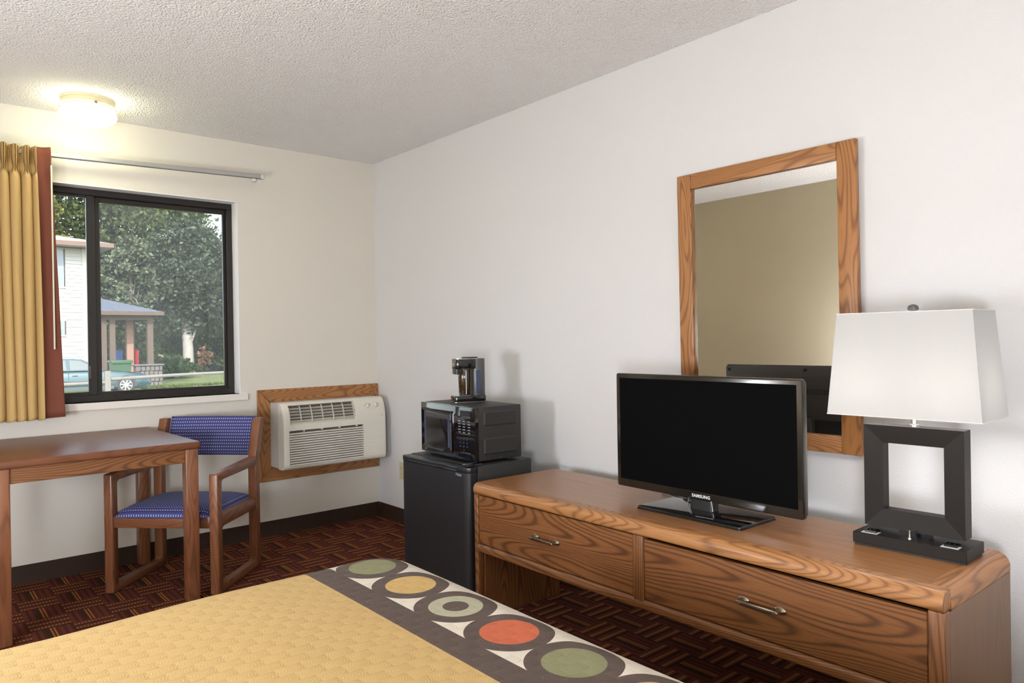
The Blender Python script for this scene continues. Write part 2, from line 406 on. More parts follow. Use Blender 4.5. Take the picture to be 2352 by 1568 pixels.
# ================================================================== THE ROOM
W, DEP, H, TH = 3.55, 6.7, 2.44, .16
def struct(name, bm, mat, **k):
    o = obj(name, bm, mat, **k); o['kind'] = 'structure'; return o
struct('floor', bx(-W-TH, TH, -DEP-TH, TH, -.12, 0), M['carpet'], smooth=0)
struct('ceiling', bx(-W-TH, TH, -DEP-TH, TH, H, H+.12), M['ceiling'], smooth=0)
struct('wall_right', bx(0, TH, -DEP-TH, TH, 0, H), M['wall_paint'], smooth=0)
struct('wall_left', bx(-W-TH, -W, -DEP-TH, TH, 0, H), M['wall_gold_paint'], smooth=0)
struct('wall_front', bx(-W, 0, -DEP-TH, -DEP, 0, H), M['wall_paint'], smooth=0)
WX0, WX1, WZ0, WZ1 = -2.42, -.948, .903, 2.074         # window opening
bm = B()
box(bm, -W, WX0, 0, TH, 0, H); box(bm, WX1, 0, 0, TH, 0, H)
box(bm, WX0, WX1, 0, TH, 0, WZ0); box(bm, WX0, WX1, 0, TH, WZ1, H)
struct('wall_back', bm, M['wall_back_paint'], smooth=0)
def baseboard(name, pts_axis, a, b, flip):
    # vinyl cove base profile: (distance from wall, height)
    pr = [(0, 0), (.013, 0), (.011, .006), (.0055, .016), (.0045, .092), (.003, .096), (0, .096)]
    bm = B()
    if pts_axis == 'x': prism(bm, [(-d, z) for d, z in pr], 'x', a, b)
    else: prism(bm, [(flip*d if flip < 0 else -W+d, z) for d, z in pr], 'y', a, b)
    return struct(name, bm, M['baseboard_vinyl'], smooth=30)
baseboard('baseboard_back', 'x', -W+.014, -.0, 0)
baseboard('baseboard_right', 'y', -DEP, -.0135, -1)
baseboard('baseboard_left', 'y', -DEP, -.0, 1)

# ------------------------------------------------------------------ window
wt = bpy.data.objects.new('window_1', None); COL.objects.link(wt); wt['kind'] = 'structure'
wt.location = (WX0, 0, WZ0); wt['label'] = 'dark bronze sliding window in a white plastered recess'
FY0, FY1 = .085, .15                                   # frame depth
for nm, a in (('reveal', (WX1-.004, WX1, -.001, FY0, WZ0, WZ1)), ('reveal', (WX0, WX0+.004, -.001, FY0, WZ0, WZ1)), ('reveal', (WX0, WX1, -.001, FY0, WZ1-.004, WZ1))):
    obj(nm, bx(*a), M['reveal_white'], wt, smooth=0, world=True)
def fr(nm, a, mat='bronze_aluminium', bev=.002): return obj(nm, bx(*a, bev=bev, seg=1), M[mat], wt, world=True)
F = .034
fr('frame_head', (WX0, WX1-.004, FY0, FY1, WZ1-.004-F, WZ1-.004)); fr('frame_bottom', (WX0, WX1-.004, FY0, FY1, WZ0, WZ0+F))
fr('frame_jamb', (WX1-.004-.03, WX1-.004, FY0, FY1, WZ0+F, WZ1-.004-F)); fr('frame_jamb', (WX0, WX0+.03, FY0, FY1, WZ0+F, WZ1-.004-F))
zi0, zi1 = WZ0+F, WZ1-.004-F
# right sash (outer track) and left sash (inner track)
sx0, sx1 = -1.706, -.982; s = .028
fr('sash_stile', (sx0, sx0+.036, .118, .14, zi0, zi1)); fr('sash_stile', (sx1-.016, sx1, .118, .14, zi0, zi1))
fr('sash_rail', (sx0+.036, sx1-.016, .118, .14, zi1-s, zi1)); fr('sash_rail', (sx0+.036, sx1-.016, .118, .14, zi0, zi0+.016))
lx0, lx1 = WX0+.03, -1.700
fr('sash_stile', (lx1-.040, lx1, .09, .112, zi0, zi1)); fr('sash_stile', (lx0, lx0+.03, .09, .112, zi0, zi1))
fr('sash_rail', (lx0+.03, lx1-.040, .09, .112, zi1-.014, zi1)); fr('sash_rail', (lx0+.03, lx1-.040, .09, .112, zi0, zi0+.02))
fr('sash_latch', (lx1-.042, lx1-.03, .082, .09, 1.03, 1.10), 'gunmetal')
fr('track_rib', (WX0+.03, WX1-.034, .113, .117, zi0, zi0+.012), bev=0)
obj('pane', bx(sx0+.036, sx1-.016, .128, .131, zi0+.016, zi1-s), M['glass_hazy'], wt, smooth=0, world=True)
obj('pane', bx(lx0+.03, lx1-.040, .100, .103, zi0+.02, zi1-.014), M['glass_clear'], wt, smooth=0, world=True)
sill = struct('trim_1', bx(WX0-.04, -.906, -.022, .086, .864, WZ0, bev=.003, seg=1), M['sill_paint'])
sill['label'] = 'cream painted window sill board under the window'

# ================================================================== BED
bedt = thing('bed', 'low wide bed under a gold bedspread in the foreground', 'bed', (-2.45, -3.55, 0))
obj('box_spring', bx(-3.46, -1.50, -4.50, -2.64, .14, .34, bev=.02), M['sill_paint'], bedt, world=True)
obj('mattress', bx(-3.46, -1.47, -4.51, -2.615, .345, .555, bev=.05, seg=4), M['sill_paint'], bedt, world=True)
for x in (-3.40, -1.60):
    for y in (-4.42, -2.74): obj('leg', bx(x-.03, x+.03, y-.03, y+.03, 0, .14, bev=.004, seg=1), M['black_plastic'], bedt, world=True)
# bedspread: rounded outline, broad soft edge, straight drop
bm = B(); L = bm.loops.layers.uv.new('UVMap')
xa, xb, ya, yb, rc, re = -3.50, -1.402, -4.58, -2.536, .17, .13
def outline(ins, n=26):
    r = rc-min(ins, rc-.04)
    x0, x1, y0, y1 = xa+ins, xb-ins, ya+ins, yb-ins
    pts = []
    for cx, cy, a0 in ((x1-r, y1-r, 0), (x0+r, y1-r, 90), (x0+r, y0+r, 180), (x1-r, y0+r, 270)):
        for i in range(10): a = R(a0+90*i/9); pts.append((cx+r*math.cos(a), cy+r*math.sin(a), math.cos(a), math.sin(a)))
        nx = {0: (x0+r, y1), 90: (x0, y0+r), 180: (x1-r, y0), 270: (x1, y1-r)}[a0]
        p = pts[-1]
        for i in range(1, n): f = i/n; pts.append((p[0]+(nx[0]-p[0])*f, p[1]+(nx[1]-p[1])*f, p[2], p[3]))
    return pts
ZT = .604
base = outline(re); cx, cy = (xa+xb)/2, (ya+yb)/2
def wav(x, y): return .0045*math.sin(x*5.1+.6)*math.sin(y*3.3+1.1)+.003*math.sin(x*9+2*y)
rows = []
for sfac in (.0, .12, .25, .38, .5, .6, .7, .78, .85, .9, .94, .97, 1.0):
    rows.append([((cx+(p[0]-cx)*sfac, cy+(p[1]-cy)*sfac), None) for p in base])
ring = []
for sfac, row in zip((.0, .12, .25, .38, .5, .6, .7, .78, .85, .9, .94, .97, 1.0), rows):
    ring.append([(x, y, ZT+wav(x, y), x, y) for (x, y), _ in row])
for i in range(1, 15):
    a = PI/2*i/14
    ring.append([(p[0]+p[2]*re*math.sin(a), p[1]+p[3]*re*math.sin(a), ZT-re*(1-math.cos(a))+wav(p[0], p[1]), p[0]+p[2]*re*a, p[1]+p[3]*re*a) for p in base])
for i in range(1, 7):
    d = .065*i
    ring.append([(p[0]+p[2]*(re+.006*math.sin(p[0]*31+p[1]*29)*i/6), p[1]+p[3]*(re+.006*math.sin(p[0]*31+p[1]*29)*i/6), ZT-re-d, p[0]+p[2]*(re*PI/2+d), p[1]+p[3]*(re*PI/2+d)) for p in base])
VV = [[bm.verts.new(q[:3]) for q in r] for r in ring]; n = len(base)
for i in range(len(ring)-1):
    for j in range(n):
        j2 = (j+1) % n
        f = bm.faces.new((VV[i][j], VV[i+1][j], VV[i+1][j2], VV[i][j2]))
        for l, (p, q) in zip(f.loops, ((i, j), (i+1, j), (i+1, j2), (i, j2))): l[L].uv = ring[p][q][3:5]
bmesh.ops.remove_doubles(bm, verts=VV[0], dist=1e-5)
bmesh.ops.recalc_face_normals(bm, faces=bm.faces[:])
bs = obj('bedspread', bm, M['bedspread'], None, smooth=80); solidify(bs, .004)
tag(bs, 'gold quilted bedspread with brown band and row of coloured discs', 'bedspread')

# ================================================================== WRITING TABLE
tb = thing('writing_table', 'brown wooden writing table with square legs under the window', 'table', (-1.87, -.45, 0), R(1.6))
tx0, tx1, ty0, ty1, tz = -.412, .408, -.44, .432, .75
bm = prism(B(), rrect(tx0, tx1, ty0, ty1, .02, 4), 'z', tz-.033, tz, bev=.010, seg=3, caps_only=True)
obj('tabletop', bm, M['table_wood_x'], tb)
lw = .058
for x in (tx0+.012, tx1-.012-lw):
    for y in (ty0+.012, ty1-.012-lw): obj('leg', bx(x, x+lw, y, y+lw, 0, tz-.033, bev=.006), M['chair_wood_z'], tb)
for y in (ty0+.022, ty1-.042): obj('apron', bx(tx0+.012+lw, tx1-.012-lw, y, y+.02, tz-.033-.064, tz-.033, bev=.002, seg=1), M['oak_x'], tb)
for x in (tx0+.022, tx1-.042): obj('apron', bx(x, x+.02, ty0+.012+lw, ty1-.012-lw, tz-.033-.064, tz-.033, bev=.002, seg=1), M['oak_y'], tb)

# ================================================================== ARMCHAIR (local +x = its right in the photo, -y = forward)
ch = thing('armchair', 'wooden armchair with blue woven seat and back beside the table', 'chair', (-1.416, -.499, 0), R(-45.2))
w2, d2, pt_, pw = .290, .2355, .048, .046
for s in (-1, 1):
    x0, x1 = (s*w2-pw, s*w2) if s > 0 else (s*w2, s*w2+pw)
    obj('front_leg', bx(x0, x1, -d2, -d2+pt_, 0, .583, bev=.009, seg=3), M['chair_wood_z'], ch)
    # rear post: straight to the arm, then raked back
    pr = [(d2-.046, 0), (d2, 0), (d2, .58), (d2+.066, .795), (d2+.058, .80), (d2+.020, .80), (d2-.046, .595)]
    obj('rear_post', prism(B(), pr, 'x', x0, x1, bev=.008, seg=2), M['chair_wood_z'], ch)
    obj('arm', prism(B(), [(-d2+.002, .545), (-d2+.002, .583), (d2-.02, .601), (d2-.02, .552)], 'x', x0, x1, bev=.008, seg=2), M['chair_wood_y'], ch)
    obj('runner', bx(x0, x1, -d2+.02, d2-.02, .0, .042, bev=.008, seg=2), M['chair_wood_y'], ch)
    obj('side_rail', bx(x0+.004, x1-.004, -d2+.03, d2-.02, .318, .378, bev=.007, seg=2), M['chair_wood_y'], ch)
    # little corner fillets where the members meet
    for (yy, zz, sy, sz) in ((-d2+pt_, .545, 1, -1), (-d2+pt_, .378, 1, 1), (-d2+pt_, .318, 1, -1), (d2-.046, .042, -1, 1)):
        pts = [(yy-sy*.004, zz-sz*.004), (yy+sy*.022, zz-sz*.004)]+[(yy+sy*(.022-.022*math.sin(R(a))), zz+sz*(.022-.022*math.cos(R(a)))) for a in (15, 30, 45, 60, 75)]+[(yy-sy*.004, zz+sz*.022)]
        obj('corner_fillet', prism(B(), pts, 'x', x0+.006, x1-.006), M['chair_wood_y'], ch)
xi = w2-pw
obj('front_rail', bx(-xi-.006, xi+.006, -d2+.012, -d2+.036, .318, .374, bev=.004), M['chair_wood_x'], ch)
obj('back_rail', bx(-xi-.006, xi+.006, d2-.036, d2-.012, .30, .345, bev=.004), M['chair_wood_x'], ch)
# seat cushion: domed, wraps over the front edge
def seatf(u, v):
    a = u/(xi*2); b = v/.46
    ed = (1-abs(2*a)**6)*(1-abs(2*b)**6)
    z = .378+.045*max(0, ed)**.5*(1-.15*(2*b)**2)
    x = a*2*(xi+.002); y = b*.452
    if b < -.44: z -= .012*(abs(b)-.44)/.06
    return (x, y, z)
us = [(-.5+i/30)*xi*2 for i in range(31)]; vs = [(-.5+i/26)*.46 for i in range(27)]
bm = grid(seatf, us, vs)
bd = [e for e in bm.edges if e.is_boundary]; L = bm.loops.layers.uv.active
r_ = bmesh.ops.extrude_edge_only(bm, edges=bd); nv = [g for g in r_['geom'] if isinstance(g, bmesh.types.BMVert)]
for v in nv: v.co.z = .368; v.co.x *= .995; v.co.y *= .995
for f in bm.faces:
    for l in f.loops:
        if l.vert in set(nv): l[L].uv = (l.vert.co.x, l.vert.co.y-.012 if l.vert.co.y < 0 else l.vert.co.y+.012)
bmesh.ops.holes_fill(bm, edges=[e for e in bm.edges if e.is_boundary]); bmesh.ops.recalc_face_normals(bm, faces=bm.faces[:])
obj('seat', bm, M['blue_weave'], ch, smooth=60)
# back cushion between the raked posts
bz0, bz1 = .598, .806
def backf(u, v, side):
    a = u/(2*xi); b = v/(bz1-bz0)
    ed = (1-abs(2*a)**10)*(1-abs(2*b)**6); bow = .018*(1-(2*a)**2)
    z = (bz0+bz1)/2+v+.0*side
    yc = d2+.004+(z-.58)*.30+bow*.9
    y = yc+side*(.022*max(0, ed)**.5)
    return (a*2*(xi+.001), y, z)
bm = B(); L = bm.loops.layers.uv.new('UVMap')
us = [(-.5+i/28)*2*xi for i in range(29)]; vs = [(-.5+i/14)*(bz1-bz0) for i in range(15)]
for side in (-1, 1):
    Vg = [[bm.verts.new(backf(u, v, side)) for v in vs] for u in us]
    for i in range(28):
        for j in range(14):
            f = bm.faces.new((Vg[i][j], Vg[i+1][j], Vg[i+1][j+1], Vg[i][j+1]))
            for l, (p, q) in zip(f.loops, ((i, j), (i+1, j), (i+1, j+1), (i, j+1))): l[L].uv = (us[p], vs[q])
bmesh.ops.remove_doubles(bm, verts=bm.verts[:], dist=1e-5); bmesh.ops.recalc_face_normals(bm, faces=bm.faces[:])
obj('backrest', bm, M['blue_weave'], ch, smooth=70)

# ================================================================== AIR CONDITIONER AND ITS WOODEN SURROUND
sr = thing('wooden_surround', 'mitred oak board surround fixed to wall around the air conditioner', 'surround', (-.425, 0, .345))
ox0, ox1, oz0, oz1, bw, bt = -.848, -.004, .345, .918, .085, .020
def mitre(nm, pts, mat):
    bm = prism(B(), pts, 'y', -bt, -.0005, bev=.003, seg=1); return obj(nm, bm, M[mat], sr, world=True)
g = .0006
mitre('board', [(ox0+g, oz1), (ox1-g, oz1), (ox1-bw+g*2, oz1-bw), (ox0+bw-g*2, oz1-bw)], 'golden_oak_x')
mitre('board', [(ox0+g, oz0), (ox1-g, oz0), (ox1-bw+g*2, oz0+bw), (ox0+bw-g*2, oz0+bw)], 'golden_oak_x')
mitre('board', [(ox0, oz0+g), (ox0, oz1-g), (ox0+bw, oz1-bw-g), (ox0+bw, oz0+bw+g)], 'golden_oak_z')
mitre('board', [(ox1, oz0+g), (ox1, oz1-g), (ox1-bw, oz1-bw-g), (ox1-bw, oz0+bw+g)], 'golden_oak_z')
ac = thing('air_conditioner', 'beige through-wall air conditioner with slatted front and two dials', 'air conditioner', (-.417, 0, .435))
ax0, ax1, az0, az1 = -.772, -.064, .434, .842
obj('sleeve', bx(ax0+.001, ax1-.001, -.139, .02, az0+.004, az1-.004, bev=.003, seg=1), M['ac_steel'], ac, world=True)
prof = [(.140, az1), (.152, az1), (.160, az1-.003)]
for i in range(1, 15):                                   # bulging upper front
    f = i/14; prof.append((.160+.068*math.sin(f*PI/2), az1-.003-.150*(1-math.cos(f*PI/2))))
zl = prof[-1][1]
z = zl
while z > .472: z -= .004; prof.append((.228, z))
zb = prof[-1][1]
for i in range(1, 9):
    f = i/8; prof.append((.228-.030*(1-math.cos(f*PI/2)), zb-(zb-az0)*math.sin(f*PI/2)))
prof.append((.140, az0))
gx0, gx1 = ax0+.040, -.290                               # discharge grille opening
lx0_, lx1_ = ax0+.034, -.236                             # louvred intake
zs_ = [.668-.0146*i for i in range(15)]
def acd(x, d, z, inside_g, inside_l, groove):
    if inside_g and .716 < z < .822: return d-.034
    if inside_l and .456 < z < .672: return d-.018
    if groove and .462 < z < .69 and any(abs(z-q) < .0016 for q in zs_): return d-.0012
    return d
st = [(ax0, .0), (ax0+.004, .25), (ax0+.012, .6), (ax0+.024, .9), (ax0+.033, 1), (gx0-.0005, 1)]
xs = [(ax0, 0, 0, 0), (ax0+.003, .45, 0, 0), (ax0+.010, .75, 0, 0), (ax0+.020, .93, 0, 0), (lx0_-.0003, 1, 0, 0), (lx0_, 1, 0, 1), (gx0-.0003, 1, 0, 1), (gx0, 1, 1, 1), (gx1, 1, 1, 1), (gx1+.0003, 1, 0, 1), (lx1_, 1, 0, 1), (lx1_+.0003, 1, 0, 0), (lx1_+.02, 1, 0, 2), (ax1-.03, 1, 0, 2), (ax1-.020, .93, 0, 0), (ax1-.010, .75, 0, 0), (ax1-.003, .45, 0, 0), (ax1, 0, 0, 0)]
bm = B(); RR = []
for x, e, ig, il in xs:
    RR.append([bm.verts.new((x, -acd(x, .140+(d-.140)*(.84+.16*e), z, ig == 1, il == 1, il == 2), z if 0 < e else z)) for d, z in prof])
for i in range(len(xs)-1):
    for j in range(len(prof)-1): bm.faces.new((RR[i][j], RR[i][j+1], RR[i+1][j+1], RR[i+1][j]))
bm.faces.new(RR[0]); bm.faces.new(RR[-1][::-1]); bmesh.ops.recalc_face_normals(bm, faces=bm.faces[:])
obj('cover', bm, M['ac_beige'], ac, smooth=28, world=True)
def pd(z):                                               # depth of the front surface at height z
    for (d0, z0), (d1, z1) in zip(prof[1:], prof[2:]):
        if z1 <= z <= z0 and z0 > z1: return d0+(d1-d0)*(z0-z)/(z0-z1)
    return .228
bm = B(); pts = [(-(pd(z)-.031), z) for z in np.linspace(.820, .718, 12)]; pts += [(y+.002, z) for y, z in pts[::-1]]
obj('grille_backing', prism(bm, pts, 'x', gx0+.001, gx1-.001), M['ac_dark'], ac, world=True)
for i, zz in enumerate((.808, .790, .772, .754, .736)):
    d = pd(zz); obj('grille_slat', prism(B(), [(-d+.002, zz), (-d+.004, zz-.003), (-d+.026, zz-.014), (-d+.024, zz-.008)], 'x', gx0+.001, gx1-.001), M['ac_slat'], ac, world=True)
for i in range(7):
    x = gx0+.004+(gx1-gx0-.008)*i/6
    pts = [(-(pd(z)-.006), z) for z in np.linspace(.818, .720, 10)]; pts += [(y+.012, z) for y, z in pts[::-1]]
    obj('grille_divider', prism(B(), pts, 'x', x-.0015, x+.0015), M['ac_slat'], ac, world=True)
obj('intake_backing', bx(lx0_+.001, lx1_-.001, -.2105, -.2102, .457, .671), M['ac_dark'], ac, world=True, smooth=0)
for zz in zs_:
    if zz > .66: continue
    obj('louver', prism(B(), [(-.2285, zz+.0050), (-.2285, zz-.0030), (-.212, zz-.0105), (-.212, zz-.0025)], 'x', lx0_+.001, lx1_-.001), M['ac_slat'], ac, world=True)
for i in range(4): obj('filter_tab', bx(lx0_+.09+.12*i, lx0_+.098+.12*i, -.2295, -.212, .663, .672), M['ac_slat'], ac, world=True)
bm = prism(B(), rrect(-.228, -.090, .755, .826, .014), 'y', -.212, -.150)
for xk, zk, kind in ((-.200, .792, 0), (-.140, .794, 1)):
    d = pd(zk); tl = Matrix.Translation((xk, -d, zk)) @ Matrix.Rotation(R(32), 4, 'X')
    bm = lathe(B(), [(.0165, .004), (.0165, 0), (.0165, -.004), (.0125, -.005), (.0105, -.017), (.009, -.019)], 24, axis='y'); bmesh.ops.transform(bm, matrix=tl, verts=bm.verts)
    kn = obj('dial', bm, M['ac_beige'], ac, world=True)
    bm = B(); box(bm, -.0035, .0035, -.024, -.012, -.011, .011, bev=.0015, seg=1, mat=tl @ Matrix.Rotation(R(20 if kind else 0), 4, 'Y'))
    gp = obj('grip', bm, M['ac_beige'], kn, world=False); gp.data.transform(pm(ac).inverted())
    for a0, a1, mt in ((100, 250, 'mark_red'), (-70, 60, 'mark_blue')) if kind == 0 else ((-60, 60, 'mark_grey'),):
        bm = B(); P0 = []
        for r in (.0175, .0195): P0.append([bm.verts.new((r*math.cos(R(a0+(a1-a0)*i/12)), -.0045, r*math.sin(R(a0+(a1-a0)*i/12)))) for i in range(13)])
        for i in range(12): bm.faces.new((P0[0][i], P0[1][i], P0[1][i+1], P0[0][i+1]))
        bmesh.ops.transform(bm, matrix=tl, verts=bm.verts); obj('dial_mark', bm, M[mt], ac, world=True, smooth=0)
bm = lathe(B(), [(.0078, .004), (.0078, -.0012), (.0062, -.0012), (.0062, .004)], 24, axis='y')
bmesh.ops.transform(bm, matrix=Matrix.Translation((-.100, -pd(.722)+.002, .722)), verts=bm.verts); obj('round_emblem', bm, M['mark_grey'], ac, world=True)
text('emblem_letters', 'GE', .008, M['mark_grey'], ac, pm(ac).inverted() @ frame_m((-.100, -pd(.722)-.0006, .722), (1, 0, 0), (0, .02, 1)))

# ------------------------------------------------------------------ wall outlet
ot = thing('wall_outlet', 'ivory wall outlet low on the wall beside the fridge', 'outlet', (0, -.318, .30))
obj('cover_plate', bx(-.006, 0, -.353, -.283, .290, .405, bev=.003), M['outlet_ivory'], ot, world=True)
for z in (.327, .368):
    sk = obj('socket', prism(B(), rrect(-.335, -.301, z-.014, z+.014, .011), 'x', -.0085, -.004), M['outlet_ivory'], ot, world=True)
    for dy in (-.006, .006):
        q = obj('slot', bx(-.0088, -.0083, -.318+dy-.001, -.318+dy+.001, z-.004, z+.006), M['ac_dark'], sk, smooth=0); q.data.transform(pm(ot).inverted())

# ================================================================== FRIDGE
fg = thing('refrigerator', 'compact black refrigerator standing between the wall and dresser', 'refrigerator', (-.40, -1.56, 0))
fx0, fx1, fy0, fy1, fz = -.608, -.223, -1.842, -1.283, .635
obj('cabinet', bx(-.548, fx1, fy0, fy1, .018, fz, bev=.004), M['black_matte'], fg, world=True)
for x in (-.52, fx1-.04):
    for y in (fy0+.05, fy1-.05): obj('foot', lathe(B(), [(.016, 0), (.016, .012), (.010, .020)], 16, (x, y, 0)), M['black_plastic'], fg, world=True)
dr = obj('door', prism(B(), [(-.552, fy0+.002), (-.552, fy1-.002), (-.588, fy1-.002), (-.600, fy1-.008), (-.607, fy1-.025), (-.608, fy1-.06), (-.608, fy0+.07), (-.606, fy0+.035), (-.599, fy0+.012), (-.588, fy0+.002)], 'z', .03, fz-.026, bev=.002, seg=1), M['fridge_door_black'], fg, world=True)
obj('door_gasket', bx(-.5525, -.5475, fy0+.010, fy1-.010, .035, fz-.012), M['rubber_black'], fg, world=True)
cap = obj('door_cap', prism(B(), [(-.552, fy0+.001), (-.552, fy1-.001), (-.590, fy1-.001), (-.603, fy1-.008), (-.610, fy1-.025), (-.6105, fy1-.06), (-.6105, fy0+.07), (-.608, fy0+.035), (-.601, fy0+.012), (-.588, fy0+.001)], 'z', fz-.026, fz-.002, bev=.003, seg=2), M['black_plastic'], fg, world=True)
for z in (fz-.0075, fz-.022): obj('cap_rib', bx(-.6135, -.608, fy0+.075, fy1-.07, z-.0022, z+.0022, bev=.0015, seg=1), M['black_gloss'], fg, world=True)
obj('pull_recess', bx(-.6112, -.606, fy0+.085, fy1-.08, fz-.0185, fz-.011), M['rubber_black'], fg, world=True, smooth=0)
obj('hinge_cover', prism(B(), [(-.596, fy0+.012), (-.596, fy0+.060), (-.545, fy0+.075), (-.515, fy0+.060), (-.515, fy0+.012)], 'z', fz-.003, fz+.010, bev=.004, seg=2), M['black_gloss'], fg, world=True)
text('maker_name', 'Haier', .021, M['dim_print'], fg, pm(fg).inverted() @ frame_m((-.6115, fy0+.062, fz-.036), (0, -1, 0), (0, 0, 1)), bold=.0004)
# ================================================================== MICROWAVE (local -x = front, +y = its left end in the photo)
mw = thing('microwave', 'black countertop microwave oven standing on the small fridge', 'microwave', (-.535, -1.805, .635), -.066)
mW, mD, mH = .493, .268, .250
zb = .012
obj('case', bx(.018, mD, .0, mW, zb, zb+mH, bev=.005), M['black_matte'], mw)
for x in (.04, mD-.04):
    for y in (.05, mW-.05): obj('foot', lathe(B(), [(.013, 0), (.012, zb)], 14, (x, y, 0)), M['rubber_black'], mw)
for z0, z1 in ((zb+.028, zb+.105), (zb+.160, zb+.228)):  # embossed panels on the side
    bm = B(); pts = rrect(.05, mD-.025, z0, z1, .010)
    pin = rrect(.056, mD-.031, z0+.006, z1-.006, .007)
    A = [bm.verts.new((x, -.0001, z)) for x, z in pts]; Bq = [bm.verts.new((x, -.0035, z)) for x, z in pin]
    for i in range(len(A)): bm.faces.new((A[i], A[(i+1) % len(A)], Bq[(i+1) % len(A)], Bq[i]))
    bm.faces.new(Bq); bmesh.ops.recalc_face_normals(bm, faces=bm.faces[:]); obj('side_panel', bm, M['black_matte'], mw, smooth=0)
for x in (.050, .145): obj('screw', lathe(B(), [(.003, 0), (.003, -.0015), (.0015, -.0022)], 10, (x, 0, zb+.012), 'y'), M['gunmetal'], mw)
yc = .148                                                # split between door and control panel
def bowed(y0, y1, z0, z1, d0, bow, n=12):                # front with a gentle outward bow in plan and rounded rim
    pts = [(.020, y0)]
    for i in range(n+1):
        y = y0+(y1-y0)*i/n; tt_ = (y-.0)/mW
        pts.append((d0-bow*(1-(2*tt_-1)**2), y))
    pts.append((.020, y1)); return prism(B(), pts, 'z', z0, z1, bev=.003, seg=2, caps_only=True)
dr = obj('door', bowed(yc+.0008, mW+.001, zb+.002, zb+mH, .002, .012), M['black_gloss'], mw)
cp = obj('control_panel', bowed(-.001, yc-.0008, zb+.002, zb+mH, .002, .012), M['black_gloss'], mw)
def fxm(y): return .002-.012*(1-(2*y/mW-1)**2)
# window opening: sloped bezel ring with a meshed pane set back
wy0, wy1, wz0, wz1 = yc+.055, mW-.035, zb+.045, zb+.205
bm = B(); out = [(wy0-.026, wz0-.022), (wy1+.020, wz0-.022), (wy1+.020, wz1+.018), (wy0-.026, wz1+.018)]; inn = [(wy0, wz0), (wy1, wz0), (wy1, wz1), (wy0, wz1)]
A = [bm.verts.new((fxm(y)-.0012, y, z)) for y, z in out]; Bq = [bm.verts.new((fxm(y)-.0002, y, z)) for y, z in inn]
A2 = [bm.verts.new((fxm(y)-.0065, y, z)) for y, z in out]
for i in range(4): bm.faces.new((A2[i], A2[(i+1) % 4], Bq[(i+1) % 4], Bq[i])); bm.faces.new((A[i], A[(i+1) % 4], A2[(i+1) % 4], A2[i]))
bmesh.ops.recalc_face_normals(bm, faces=bm.faces[:]); bz = obj('window_bezel', bm, M['black_gloss'], dr, smooth=0)
bm = B(); vq = [bm.verts.new((fxm(y)-.0008, y, z)) for y, z in inn]; bm.faces.new(vq[::-1]); obj('window', bm, M['mw_window'], dr, smooth=0)
obj('lower_lip', prism(B(), [(fxm(y)-.003, y) for y in np.linspace(.004, mW-.006, 12)]+[(fxm(y)+.004, y) for y in np.linspace(mW-.006, .004, 12)], 'z', zb+.004, zb+.010), M['black_gloss'], mw)
bm = lathe(B(), [(.0075, .003), (.0075, -.0008), (.0060, -.0008), (.0060, .003)], 20, axis='x'); bmesh.ops.transform(bm, matrix=Matrix.Translation((fxm(mW-.05)-.0008, mW-.05, zb+.020)), verts=bm.verts)
obj('round_emblem', bm, M['dim_print'], dr)
text('emblem_letters', 'GE', .0075, M['dim_print'], dr, frame_m((fxm(mW-.05)-.0018, mW-.05, zb+.020), (0, -1, 0), (0, 0, 1)))
def ctext(s, y, z, size, mt='dim_print'): return text('key_print', s, size, M[mt], cp, frame_m((fxm(y)-.0008, y, z), (0, -1, 0), (0, 0, 1)))
for r in range(4):
    for c in range(3):
        sdig = '123456789 0 '[r*3+c]
        if sdig != ' ': ctext(sdig, .112-.026*c, zb+.098-.017*r, .009)
for c, yv in enumerate((.118, .083, .045)):
    for r in range(5): obj('key_legend', bx(fxm(yv)-.0011, fxm(yv)-.0004, yv-.010, yv+.010, zb+.128+.013*r, zb+.132+.013*r), M['dim_print'], cp, smooth=0)
obj('display', prism(B(), rrect(.030, .130, zb+.205, zb+.232, .003), 'x', fxm(.08)-.002, fxm(.08)+.004), M['rubber_black'], cp)
obj('open_button', prism(B(), rrect(.022, .136, zb+.010, zb+.030, .004), 'x', fxm(.08)-.003, fxm(.08)+.004), M['black_gloss'], cp)
for zz in (zb+.036, zb+.122, zb+.198): obj('panel_rule', bx(fxm(.08)-.0019, fxm(.08)-.0008, .03, .13, zz, zz+.0012), M['dim_print'], cp, smooth=0)
# ================================================================== COFFEE MAKER
cm = thing('coffee_maker', 'slim black single-cup coffee maker standing on the microwave', 'coffee maker', (-.345, -1.540, .8975), R(-20)); cm.scale = (.86, .86, .94)
cw = .052
obj('base', prism(B(), rrect(-.118, .072, -cw, cw, .016), 'z', .006, .036, bev=.002, seg=2, caps_only=True), M['black_gloss'], cm)
obj('base_trim', prism(B(), rrect(-.121, .074, -cw-.002, cw+.002, .017), 'z', .0015, .006), M['chrome'], cm)
for x in (-.10, .055):
    for y in (-.04, .04): obj('foot', lathe(B(), [(.006, 0), (.006, .003)], 10, (x, y, -.0005)), M['rubber_black'], cm)
obj('tower', prism(B(), rrect(-.006, .070, -cw+.002, cw-.002, .024), 'z', .036, .232, bev=.003, seg=2, caps_only=True), M['gunmetal'], cm)
obj('brew_head', prism(B(), rrect(-.110, .02, -cw+.001, cw-.001, .020), 'z', .178, .231, bev=.003, seg=2, caps_only=True), M['black_gloss'], cm)
obj('head_trim', prism(B(), rrect(-.112, .030, -cw-.001, cw+.001, .021), 'z', .2305, .2335), M['chrome'], cm)
obj('lid', prism(B(), rrect(-.060, .035, -.036, .036, .03), 'z', .232, .240, bev=.003, seg=2, caps_only=True), M['black_plastic'], cm)
